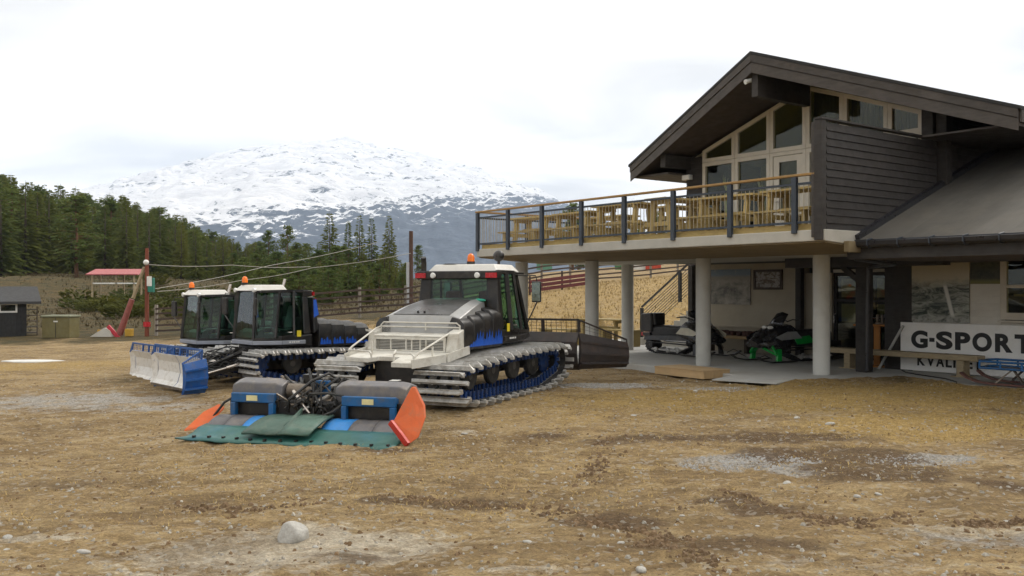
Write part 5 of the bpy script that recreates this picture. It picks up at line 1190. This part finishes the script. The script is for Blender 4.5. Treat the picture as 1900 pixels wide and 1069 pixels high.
def spruce(h, r, seed):
    rr = random.Random(seed); V = []; Fc = []; z = h*.07
    while z < h*.985:
        f = (z-h*.07)/(h*.93); L_ = r*(1-f)**.8*rr.uniform(.8, 1.12)+.10; n = max(4, int(11-f*6)); ph = rr.uniform(0, 6.28)
        for i in range(n):
            if rr.random() < .12: continue
            a = ph+6.28*i/n+rr.uniform(-.3, .3); ln = L_*rr.uniform(.62, 1.15); d = Vector((math.cos(a), math.sin(a), -.22+.5*f)); k_ = max(1, int(ln/.38))
            for j in range(k_):
                t = (j+.6)/k_; quadclump(V, Fc, Vector((0, 0, z+rr.uniform(-.1, .1)))+d*ln*t+Vector((0, 0, -.14*ln*t*t)), .46*(1-.45*f)+.10, d+Vector((rr.uniform(-.4, .4), rr.uniform(-.4, .4), 0)), rr)
        z += h*.026*(1.15-f*.5)
    V += [Vector((.05, 0, h*.93)), Vector((-.05, 0, h*.93)), Vector((0, .02, h*1.03))]; Fc.append((len(V)-3, len(V)-2, len(V)-1))
    mb = MB(); mb.add(V, Fc); cr = mb.mesh('crown', m_spruce)
    tr = MB().tube([(0, 0, -.4), (0, 0, h*.3), (0, 0, h*.7), (0, 0, h*.96)], [h*.016, h*.012, h*.006, .01], 7).mesh('trunk', m_bark, True)
    return tr, cr
def pine(h, r, seed):
    rr = random.Random(seed); V = []; Fc = []; mb = MB(); bend = [Vector((rr.uniform(-.25, .25)*i/4, rr.uniform(-.25, .25)*i/4, h*i/4*.95)) for i in range(5)]; bend[0].z = -.4
    mb.tube(bend, [h*.017, h*.014, h*.010, h*.006, .02], 7)
    nb = 56
    for i in range(nb):
        f = .14+.86*(i+rr.random())/nb; z = h*f*.95; a = rr.uniform(0, 6.28); prof = math.sin(math.pi*min(1, (f-.04)/1.0))**.7
        ln = r*prof*rr.uniform(.45, 1.1)*(1.0 if f < .85 else .75); d = Vector((math.cos(a), math.sin(a), rr.uniform(.05, .45))); base = Vector((bend[2].x*.7, bend[2].y*.7, z))
        mb.tube([base, base+d*ln*.6, base+d*ln], [.045, .03, .012], 4)
        for q in range(3):
            c_ = base+d*ln*(.45+.28*q)
            for j in range(9):
                p = c_+Vector((rr.gauss(0, .30), rr.gauss(0, .30), rr.gauss(0, .17))); quadclump(V, Fc, p, .34, Vector((rr.uniform(-1, 1), rr.uniform(-1, 1), rr.uniform(-.2, .8))), rr)
    m2 = MB(); m2.add(V, Fc)
    return mb.mesh('trunk', m_pbark, True), m2.mesh('crown', m_pinen)
SPR = [spruce(12, r, 100+i) for i, r in enumerate((1.7, 2.1, 1.9, 2.4, 1.5))]
PIN = [pine(12, r, 200+i) for i, r in enumerate((2.0, 2.4, 2.2, 1.8))]
def tree(name, label, x, y, h, var, group=None, w=1.):
    z = Hs(x, y); t = thing(name, label, 'tree', (x, y, z-.1), random.uniform(0, 6.28), group); s = h/12; t.scale = (s*w, s*w, s)
    obj('trunk', var[0], t); obj('crown', var[1], t)
    return t
# single trees behind the rail fence that stand out against the mountain
tall = [(722, 399, 108, 1, 1.0, 'tall slender spruce, rightmost of the row beside the utility pole'), (690, 403, 112, 0, 1.05, 'tall spruce, second from the right in the row beside the utility pole'), (667, 398, 116, 2, 1.0, 'tall spruce, third from the right in the row beside the utility pole'),
        (646, 410, 122, 4, 1.0, 'narrow spruce between two taller ones behind the rail fence'), (612, 394, 104, 3, 1.15, 'broad tall spruce in the middle of the row behind the rail fence')]
for px, py, Y, v, w, lb in tall:
    x = (px-950)/F*Y; zt_ = 1.93+(534.5-py)/F*Y; tree('spruce_tree', lb, x, Y, zt_-Hs(x, Y)+.1, SPR[v], None, w)
tallp = [(498, 424, 108, 0, 'leafy pine at the left end of the row behind the groomers'), (533, 415, 106, 1, 'bushy pine second from the left behind the groomers'), (776, 452, 120, 3, 'lone pine peeking out beside the utility pole')]
for px, py, Y, v, lb in tallp:
    x = (px-950)/F*Y; zt_ = 1.93+(534.5-py)/F*Y; tree('pine_tree', lb, x, Y, zt_-Hs(x, Y)+.1, PIN[v])
tr_ = random.Random(21)
sky_px = [-120, 0, 60, 120, 180, 240, 300, 340, 380, 430, 480, 520]; sky_py = [300, 322, 340, 352, 360, 372, 392, 408, 430, 448, 452, 470]
cnt = 0; placed = []
cand = []
for i in range(5000):
    px = tr_.uniform(-90, 500); Y = 98+tr_.random()**.8*140; cand.append((px, Y))
for px, Y in cand:
    if cnt >= 265: break
    x = (px-950)/F*Y; z = Hs(x, Y); lim = 1.93+(534.5-np.interp(px, sky_px, sky_py)-tr_.uniform(-10, 16))/F*Y
    h = min(tr_.uniform(9, 15.5), lim-z)
    if h < 5.5 or any((x-a)**2+(Y-b)**2 < 10.5 for a, b in placed): continue
    placed.append((x, Y)); cnt += 1
    if tr_.random() < .72: tree('spruce_tree', 'dark spruce in the dense forest on the left hillside', x, Y, h, SPR[tr_.randrange(5)], 'hillside spruces', tr_.uniform(1.15, 1.6))
    else: tree('pine_tree', 'green pine in the dense forest on the left hillside', x, Y, h, PIN[tr_.randrange(4)], 'hillside pines', 1.45)
for i in range(95):
    px = tr_.uniform(430, 765); Y = tr_.uniform(82, 150); x = (px-950)/F*Y; z = Hs(x, Y)
    top = np.interp(px, [430, 500, 600, 700, 745, 770], [446, 446, 446, 450, 474, 500])+tr_.uniform(0, 60); h = 1.93+(534.5-top)/F*Y-z
    if h < 2.5: continue
    sp_ = tr_.random() < .4
    tree('spruce_tree' if sp_ else 'pine_tree', 'low %s among the undergrowth behind the rail fence' % ('spruce' if sp_ else 'pine'), x, Y, h, (SPR if sp_ else PIN)[tr_.randrange(4)], 'low %s behind the fence' % ('spruces' if sp_ else 'pines'), 1.7)
for i in range(70):
    px = tr_.uniform(430, 762); Y = tr_.uniform(54, 84); x = (px-950)/F*Y; z = Hs(x, Y); top = tr_.uniform(478, 528); h = 1.93+(534.5-top)/F*Y-z
    if h < 1.2: continue
    sp_ = tr_.random() < .35
    tree('spruce_tree' if sp_ else 'pine_tree', 'young %s close behind the rail fence' % ('spruce' if sp_ else 'pine'), x, Y, h, (SPR if sp_ else PIN)[tr_.randrange(4)], 'young %s at the fence' % ('spruces' if sp_ else 'pines'), 1.6)
for i in range(9):
    px = tr_.uniform(990, 1300); Y = tr_.uniform(95, 130); x = (px-950)/F*Y; tree('pine_tree', 'pine beyond the slope seen under the terrace', x, Y, tr_.uniform(5, 8), PIN[tr_.randrange(4)], 'pines beyond the slope', 1.2)

# ------------------------------------------------------------------ things at the left of the yard
CBN = thing('garden_cabin', 'small black cabin with white-trimmed window and grey felt roof at the left edge', 'cabin', (-22.5, 43.66, Hs(-23, 44)-.12), R(33))
m_cabin = mat('black cabin boards', (.016, .016, .016), .7, var=.3, stretch=(9, 9, 1), scale=3)
for i in range(18): bx(-4.2+i*.215, -4.2+i*.215+.21, 0, .04, .1, 1.75).build('board', m_cabin, CBN)
bx(-4.2, -.34, .04, 2.6, .1, 1.75).build('wall', m_cabin, CBN)
mb = MB(); mb.prism([(x, y, z) for x, y, z in ((-4.5, -.35, 1.62), (-4.5, 1.3, 2.32), (-4.5, 2.95, 1.62), (-4.5, 2.95, 1.74), (-4.5, 1.3, 2.44), (-4.5, -.35, 1.74))], (4.75, 0, 0)); mb.build('roof', mat('cabin felt', (.045, .045, .046), .9, var=.2), CBN)
mb = MB(); ring(mb, -1.48, -.72, 1.22, 1.66, -.03, .08, .03); wn_ = mb.build('window', m_lamp, CBN); bx(-1.4, -.8, -.012, -.006, 1.3, 1.58).build('pane', g_win, wn_)
bx(-1.9, -1.78, -.03, -.002, .1, 1.6).build('door_trim', m_lamp, CBN); bx(-4.2, -.3, -.06, .02, .0, .09).build('plinth', mat('red plinth', (.22, .02, .02), .7), CBN)
for j in range(5): bx(-.32, .12, .1, .75, .25+j*.27, .28+j*.27).build('wood_shelf', m_soffit, CBN)
bx(.10, .14, .1, .16, .1, 1.5).build('shelf_post', m_soffit, CBN)
UB = thing('utility_box', 'olive green utility cabinet standing right of the black cabin', 'cabinet', (-20.55, 42.2, Hs(-20.5, 42.2)), R(-6))
m_olive = mat('olive paint', (.135, .112, .038), .6, var=.15, dirt=(.18, .17, .09), dirt_amt=.5)
bx(-.66, .66, -.4, .4, 0, .94).build('cabinet', m_olive, UB, bevel=.02); bx(-.70, .70, -.45, .45, .941, 1.03).build('lid', mat('olive lid', (.22, .23, .15), .6), UB, bevel=.02)
bx(-.1, .1, -.412, -.402, .72, .78).build('plate', m_lamp, UB); bx(-.012, .012, -.408, -.401, .03, .92).build('door_seam', m_blackpaint, UB)
MT = thing('lift_mast', 'rust red lift mast carrying a white lamp and green control box', 'mast', (-16.55, 42.0, Hs(-16.5, 42)), 0)
m_rust = mat('rust red timber', (.17, .045, .022), .75, var=.3, stretch=(1, 1, .2))
MB().lathe((0, 0, -.2), (0, 0, 1), [(0, .10), (4.2, .08), (4.2, 0)], 12).build('pole', m_rust, MT, smooth=True)
bx(.1, .36, -.2, .02, 2.0, 2.65).build('control_box', mat('teal box', (.02, .18, .13), .5), MT, bevel=.02); bx(.08, .30, -.22, -.201, 2.28, 2.72).build('white_cover', m_lamp, MT)
MB().ball((0, -.1, 3.35), .13, 10, 6).build('lamp', m_lamp, MT, smooth=True); MB().obox((.05, -.12, .55), (.3, .08, .22)).build('red_sign', m_red, MT)
BM = thing('lift_boom', 'leaning red and timber lift boom on a red and yellow base', 'lift boom', (-17.9, 42.0, Hs(-17.9, 42)), 0)
MB().lathe((.1, 0, .1), (.36, .0, 1), [(0, .15), (1.7, .12), (1.7, 0)], 12).build('lower_tube', mat('faded red', (.26, .075, .06), .6, var=.2), BM, smooth=True)
MB().lathe((.72, 0, 1.75), (.36, 0, 1), [(0, .08), (1.5, .07), (1.5, 0)], 10).build('upper_pole', m_oldwood, BM, smooth=True)
MB().obox((-.12, -.1, .22), (.75, .12, .16), (0, R(48), 0)).build('base_arm', mat('signal red', (.5, .03, .05), .5), BM, bevel=.01)
MB().obox((.55, .0, .2), (.3, .3, .34)).build('base_block', mat('dirty yellow', (.42, .24, .02), .6), BM, bevel=.02); MB().obox((-.75, .1, .22), (.3, .25, .2)).build('base_block', mat('dirty yellow', (.42, .24, .02), .6), BM, bevel=.02)
MB().prism([(-1.1, -.3, .02), (-.1, -.3, .02), (-.25, -.25, .3), (-.5, -.2, .42)], (0, .25, 0)).build('concrete_foot', m_concrete, BM)
sx_, sy_ = -31.6, 74.
SR = thing('open_shelter', 'open shelter with a faded red roof at the edge of the meadow', 'shelter', (sx_, sy_, Hs(sx_, sy_)), 0)
mb = MB(); zt = 3.25-Hs(sx_, sy_)+.0
mb.hexa([(-2.1, -.9, zt-.30), (2.1, -.9, zt-.30), (2.1, .9, zt+.1), (-2.1, .9, zt+.1), (-2.05, -.9, zt-.22), (2.05, -.9, zt-.22), (2.05, .9, zt+.22), (-2.05, .9, zt+.22)]); mb.build('roof', mat('faded red roof', (.38, .10, .10), .6), SR)
for x in (-1.6, .3, 1.7):
    for y in (-.7, .7): bx(x-.06, x+.06, y-.06, y+.06, 0, zt-.2).build('post', m_oldwood, SR)
bx(-1.6, 1.9, -.76, -.70, zt-1.0, zt-.9).build('rail', m_lamp, SR)
# lift cables and far pole
def cable(label, pts, r=.017):
    P = []
    for (a, b) in zip(pts[:-1], pts[1:]):
        for i in range(8): t_ = i/8; p = Vector(a).lerp(Vector(b), t_); p.z -= .25*math.sin(math.pi*t_)*(1 if len(pts) == 2 else .3); P.append(p)
    P.append(Vector(pts[-1])); tag(MB().tube(P, r, 5).build('lift_cable', mat('cable steel', (.34, .32, .27), .6), smooth=True), label, 'cable')
cable('level cable running right from the lamp on the lift mast', [ray(273, 491, 42), ray(430, 492, 44), ray(576, 495, 46)])
cable('upper sloping cable rising to the right in front of the spruces', [ray(288, 536, 42), ray(500, 493, 50), ray(700, 450, 58)])
cable('lower sloping cable with a splice rising to the utility pole', [ray(292, 541, 42), ray(450, 520, 45), ray(580, 497, 47), ray(762, 470, 49.6)])
uz = Hs(-5.45, 50)
UP = thing('utility_pole', 'brown wooden utility pole behind the large groomer', 'pole', (-5.45, 50, uz), 0)
MB().lathe((0, 0, -.2), (0, 0, 1), [(0, .13), (5.2-uz, .11), (5.2-uz, 0)], 10).build('pole', mat('brown pole', (.085, .045, .03), .8), UP, smooth=True)
MB().lathe((-.16, -.05, -.1), (0, 0, 1), [(0, .09), (2.9-uz*.5, .09), (2.9-uz*.5, 0)], 10).build('conduit', mat('grey conduit', (.42, .43, .44), .5), UP, smooth=True)
# rail fence
FP = [(-16.2, 42.2), (-12.5, 41.4), (-8.9, 41.0), (-5.0, 43.5), (-1.5, 47.0), (1.6, 50), (6.5, 54.5), (12., 58.), (18., 61.)]
m_fence = mat('dark fence rail', (.062, .042, .032), .85, var=.35, scale=2, stretch=(4, 4, 9)); m_fpost = mat('grey fence post', (.27, .24, .20), .85, var=.25)
FN = thing('rail_fence', 'long dark horizontal rail fence running behind the groomers up the slope', 'fence', (0, 0, 0))
segs = []
for (a, b) in zip(FP[:-1], FP[1:]):
    n_ = max(1, round(math.hypot(b[0]-a[0], b[1]-a[1])/2.4))
    for i in range(n_): segs.append(((a[0]+(b[0]-a[0])*i/n_, a[1]+(b[1]-a[1])*i/n_), (a[0]+(b[0]-a[0])*(i+1)/n_, a[1]+(b[1]-a[1])*(i+1)/n_)))
fr_ = random.Random(4)
for a, b in segs:
    za, zb_ = Hs(*a), Hs(*b)
    bx(a[0]-.06, a[0]+.06, a[1]-.06, a[1]+.06, za-.3, za+1.42+fr_.uniform(-.04, .08)).build('post', m_fpost, FN)
    for j in range(5):
        h_ = .24+j*.25+fr_.uniform(-.02, .02); MB().beam((a[0], a[1]-.09, za+h_), (b[0], b[1]-.09, zb_+h_+fr_.uniform(-.03, .03)), .035, .085).build('rail', m_fence, FN)
RF = thing('red_board_fence', 'dull red low board fence on the slope seen left of the columns', 'fence', (0, 0, 0))
for j in range(3):
    a, b = (.9, 46.8), (4.3, 49.3); MB().beam((a[0], a[1], Hs(*a)+.22+j*.22), (b[0], b[1], Hs(*b)+.22+j*.22), .03, .17).build('board', mat('dull red board', (.11, .02, .022), .7), RF)
for t_ in (0, .5, 1): x, y = .9+3.4*t_, 46.84+2.5*t_; bx(x-.05, x+.05, y, y+.08, Hs(x, y)-.1, Hs(x, y)+.95).build('post', m_fence, RF)
for i, (px, col, lb) in enumerate(((1190, (.6, .6, .58), 'small white banner'), (1212, (.45, .06, .03), 'small red banner'), (1155, (.05, .16, .07), 'small green banner'), (1010, (.10, .24, .17), 'pale green banner'))):
    p = ray(px, 492, 59.5); o = MB().sheet([[(x, .05*math.sin(x*5+i), z) for z in (0, .3, .6)] for x in np.linspace(-.5, .5, 6)]).build('slope_banner', mat('banner %d' % i, col, .7), None, thick=.01); o.location = (p.x, p.y, p.z-.3)
    tag(o, lb+' on the rail fence high under the terrace', 'banner')

# ------------------------------------------------------------------ stones
m_stone = mat('grey stone', (.40, .385, .35), .8, var=.25, scale=6, bump=.5, bscale=20, dirt=(.24, .21, .17), dirt_amt=.6)
def stone_mesh(seed, nu=12, nv=8, sm=True, dd=(.70, .95), npl=12):
    rr = random.Random(seed); mb = MB(); pl = [(Vector((rr.gauss(0, 1), rr.gauss(0, 1), rr.gauss(0, 1))).normalized(), rr.uniform(*dd)) for i in range(npl)]
    mb.ball((0, 0, 0), 1., nu, nv, (1, 1, 1)); out_ = []
    for v in mb.v:
        p = Vector(v)
        for n_, d_ in pl:
            k_ = p.dot(n_)
            if k_ > d_: p -= n_*(k_-d_)*.85
        out_.append((p.x, p.y*.8, p.z*.62))
    mb.v = out_
    return mb.mesh('stone', m_stone, sm)
STM = [stone_mesh(i) for i in range(6)]
def boulder_mesh():
    mb = MB(); mb.ball((0, 0, 0), 1., 30, 20); rr = random.Random(3); pl = [(Vector((-.75, -.55, .35)).normalized(), .72), (Vector((.25, -.2, 1)).normalized(), .78), (Vector((.8, -.5, .1)).normalized(), .80), (Vector((0, 0, -1)), .6)]; out_ = []
    for v in mb.v:
        p = Vector(v); p *= 1+.10*math.sin(2.1*p.x+1.3)*math.cos(2.6*p.y-.4)+.05*math.sin(5*p.z+3*p.x)
        for n_, d_ in pl:
            k_ = p.dot(n_)
            if k_ > d_: p -= n_*(k_-d_)*.9
        out_.append(tuple(p))
    mb.v = out_; return mb.mesh('boulder', m_stone, True)
x, y = gp(545, 1003); BR = obj('boulder', boulder_mesh(), None, (x, y, Hs(x, y)+.035), (.12, .18, .5), (.14, .13, .125)); tag(BR, 'large rounded grey stone alone in the foreground dirt', 'stone')
sr_ = random.Random(31)
spots = [(14, 998, .09), (12, 1022, .06), (155, 1026, .10), (128, 912, .04), (297, 903, .03), (327, 868, .03), (862, 806, .11), (1175, 740, .05), (1385, 714, .10), (1290, 728, .09), (1100, 745, .06), (1175, 772, .10), (1408, 782, .06), (1478, 776, .09), (1540, 788, .13), (1545, 800, .08), (1460, 803, .05), (1700, 853, .08), (1460, 898, .10), (1590, 923, .09), (1630, 918, .07), (1630, 891, .06),
         (980, 1008, .12), (1152, 1008, .06), (1265, 958, .05), (1190, 1060, .11), (1405, 977, .05), (1870, 970, .07), (1330, 1040, .05), (595, 1000, .09), (585, 1016, .06), (640, 1062, .05), (790, 910, .03), (410, 760, .05), (1010, 898, .03), (1120, 1052, .05), (1700, 1030, .06), (1090, 880, .03), (680, 930, .03), (1755, 800, .04), (1850, 760, .05)]
for i, (px, py, s_) in enumerate(spots):
    x, y = gp(px, py); s_ *= .62; o = obj('stone', STM[i % 6], None, (x, y, Hs(x, y)+s_*.12), (sr_.uniform(-.2, .2), sr_.uniform(-.2, .2), sr_.uniform(0, 6)), (s_, s_*sr_.uniform(.7, 1), s_*sr_.uniform(.4, .7)))
    tag(o, 'small pale stone lying loose on the dirt yard', 'stone', 'small stones in the yard')
# gravel and crumbs of earth too many to count
def scatter(name, n, pick, smin, smax, m, shape):
    rr = np.random.default_rng(len(name)); V = []; Fc = []
    P = pick(rr, n); Z = H(P[:, 0], P[:, 1])
    for (x, y), z in zip(P, Z):
        s_ = smin+(smax-smin)*rr.random()**3; a = rr.random()*6.28; o = len(V); V += shape(x, y, z, s_, a, rr); Fc += [tuple(o+i for i in f) for f in shape.faces]
    mb = MB(); mb.add(V, Fc); return struct(mb.build(name, m, fix=False), 'stuff')
def peb(x, y, z, s, a, rr):
    c, d = math.cos(a)*s, math.sin(a)*s; h = s*(.35+.5*rr.random())
    return [(x+c, y+d, z-.004), (x-d*.8, y+c*.8, z-.004), (x-c, y-d, z-.004), (x+d*.8, y-c*.8, z-.004), (x+c*.45, y+d*.45, z+h), (x-c*.3-d*.3, y-d*.3+c*.3, z+h*.9), (x-c*.2+d*.3, y-d*.2-c*.3, z+h*.8)]
peb.faces = [(0, 1, 5, 4), (1, 2, 5), (2, 6, 5), (2, 3, 6), (3, 0, 4, 6), (4, 5, 6)]
def pick_yard(rr, n):
    Y = 5.6+18*rr.random(n*2)**1.5; X = (rr.random(n*2)-.5)*1.18*Y; ds, ok = in_slab(X, Y); k_ = ~(ok & (ds > -.05)); return np.stack([X, Y], -1)[k_][:n]
scatter('pebbles', 9000, pick_yard, .005, .034, mat('pebble grey', (.40, .37, .31), .85, var=.4, scale=3), peb)
scatter('earth_crumbs', 5200, pick_yard, .008, .035, mat('earth crumb', (.155, .098, .05), .95, var=.4, scale=3), peb)
def pick_clods(rr, n):
    out_ = []
    for ln in ([(720, 920), (830, 935), (960, 942), (1090, 952)], [(330, 938), (450, 950), (600, 930)], [(1060, 962), (1180, 985), (1270, 1005)], [(1490, 966), (1600, 972), (1690, 955)], [(1790, 978), (1890, 968)], [(1190, 1000), (1330, 1050)], [(1330, 905), (1440, 955), (1560, 970)], [(1085, 900), (1110, 860), (1130, 810)]):
        g = np.array([gp(*p) for p in ln]); k_ = n//8; t_ = rr.random(k_)*(len(g)-1); i_ = t_.astype(int); f_ = (t_-i_)[:, None]
        p = g[i_]*(1-f_)+g[i_+1]*f_; out_.append(p+rr.normal(0, .09, (k_, 2)))
    return np.concatenate(out_)
scatter('earth_clods', 1800, pick_clods, .012, .055, mat('earth crumb', (.17, .115, .065), .95), peb)
def pick_gravel(rr, n):
    out_ = []
    for px, py, rx, ry, w in ((1390, 858, .85, .45, .4), (1120, 715, 1.4, .6, .3), (1705, 855, .8, .35, .12), (1340, 722, 1.0, .4, .18)):
        x, y = gp(px, py); k_ = int(n*w); a = rr.random(k_)*6.28; r_ = np.sqrt(rr.random(k_)); out_.append(np.stack([x+np.cos(a)*r_*rx, y+np.sin(a)*r_*ry], -1))
    return np.concatenate(out_)
scatter('gravel', 3400, pick_gravel, .008, .028, mat('gravel grey', (.40, .39, .37), .85, var=.4, scale=5), peb)
def blade(x, y, z, s, a, rr):
    V = []
    for i in range(3):
        b = a+i*2.1+rr.random(); l = s*(.6+.6*rr.random()); c, d = math.cos(b), math.sin(b); V += [(x-d*.006, y+c*.006, z-.01), (x+d*.006, y-c*.006, z-.01), (x+c*l*.9, y+d*l*.9, z+l*.45)]
    return V
blade.faces = [(0, 1, 2), (3, 4, 5), (6, 7, 8)]
def pick_dry(rr, n):
    out_ = []
    for px, py, rx, ry, w in ((1600, 735, 4.2, 2.2, .36), (1800, 790, 2.8, 1.3, .15), (1250, 745, 3.2, 1.7, .16), (60, 690, 4, 3, .10), (1000, 850, 5, 3.0, .15), (450, 880, 5, 2.5, .08)):
        x, y = gp(px, py); k_ = int(n*w); a = rr.random(k_)*6.28; r_ = np.sqrt(rr.random(k_)); out_.append(np.stack([x+np.cos(a)*r_*rx, y+np.sin(a)*r_*ry], -1))
    P = np.concatenate(out_); ds, ok = in_slab(P[:, 0], P[:, 1]); return P[~(ok & (ds > .15))]
scatter('dry_grass', 30000, pick_dry, .02, .09, mat('straw', (.46, .32, .11), .8, var=.35, scale=2, bump=0), blade)
def tuft(x, y, z, s, a, rr):
    V = []
    for i in range(5):
        b = a+i*1.26; l = s*(.6+.7*rr.random()); c, d = math.cos(b), math.sin(b); V += [(x-d*s*.12, y+c*s*.12, z-.03), (x+d*s*.12, y-c*s*.12, z-.03), (x+c*l*.5, y+d*l*.5, z+l)]
    return V
tuft.faces = [(0, 1, 2), (3, 4, 5), (6, 7, 8), (9, 10, 11), (12, 13, 14)]
def pick_meadow(rr, n):
    Y = 46+62*rr.random(n); X = -.58*Y+rr.random(n)*(.58*Y-4); return np.stack([X, Y], -1)
scatter('meadow_grass', 9000, pick_meadow, .08, .26, mat('meadow straw', (.085, .062, .022), .85, var=.5, scale=.6, bump=0), tuft)
def pick_slope(rr, n):
    Y = 36+20*rr.random(n); X = -6+rr.random(n)*20; return np.stack([X, Y], -1)
scatter('slope_grass', 9000, pick_slope, .03, .13, mat('slope straw', (.30, .21, .08), .85, var=.4, scale=.8, bump=0), tuft)
# bushes on the meadow
def bush(seed):
    rr = random.Random(seed); V = []; Fc = []
    for i in range(150):
        a = rr.uniform(0, 6.28); r_ = math.sqrt(rr.random())*.8; quadclump(V, Fc, Vector((math.cos(a)*r_, math.sin(a)*r_, rr.uniform(.05, 1.0)*(1-.5*r_))), .22, (math.cos(a), math.sin(a), .8), rr)
    mb = MB(); mb.add(V, Fc); return mb
m_bush = foliage_mat('bush green', (.045, .06, .015), (.11, .12, .03))
BU = [bush(i).mesh('bush', m_bush) for i in range(3)]
for i in range(34):
    px = tr_.uniform(140, 470); Y = tr_.uniform(52, 96); x = (px-950)/F*Y; s_ = tr_.uniform(.5, 1.5)
    o = obj('low_bush', BU[i % 3], None, (x, Y, Hs(x, Y)-.05), (0, 0, tr_.uniform(0, 6)), (s_*1.3, s_*1.3, s_)); tag(o, 'low green bush growing on the meadow before the forest', 'bush', 'bushes on the meadow')
x, y = gp(60, 671)
o = MB().loft([[(r_*math.cos(t_)*(1+.2*math.sin(3*t_)), r_*.35*math.sin(t_), z_) for t_ in np.linspace(0, 6.28, 20)[:-1]] for r_, z_ in ((1.0, -.03), (.95, .03), (.6, .06), (.05, .07))]).build('snow_patch', mat('old snow', (.62, .61, .58), .7, var=.1), smooth=True); o.location = (x, y, Hs(x, y)); tag(o, 'thin pale remnant of snow lying at the left of the yard', 'snow patch')

# ------------------------------------------------------------------ air
hz = bx(-9000, 9000, -3300, 8200, -160, 1250).build('haze', None)
hm = bpy.data.materials.new('haze'); hm.use_nodes = True; t_ = hm.node_tree; t_.nodes.clear(); o_ = t_.nodes.new('ShaderNodeOutputMaterial'); pv = t_.nodes.new('ShaderNodeVolumePrincipled')
pv.inputs['Color'].default_value = (.66, .79, 1., 1); pv.inputs['Density'].default_value = HAZE; pv.inputs['Anisotropy'].default_value = .2
t_.links.new(pv.outputs[0], o_.inputs['Volume']); hz.data.materials.clear(); hz.data.materials.append(hm); struct(hz, 'stuff')
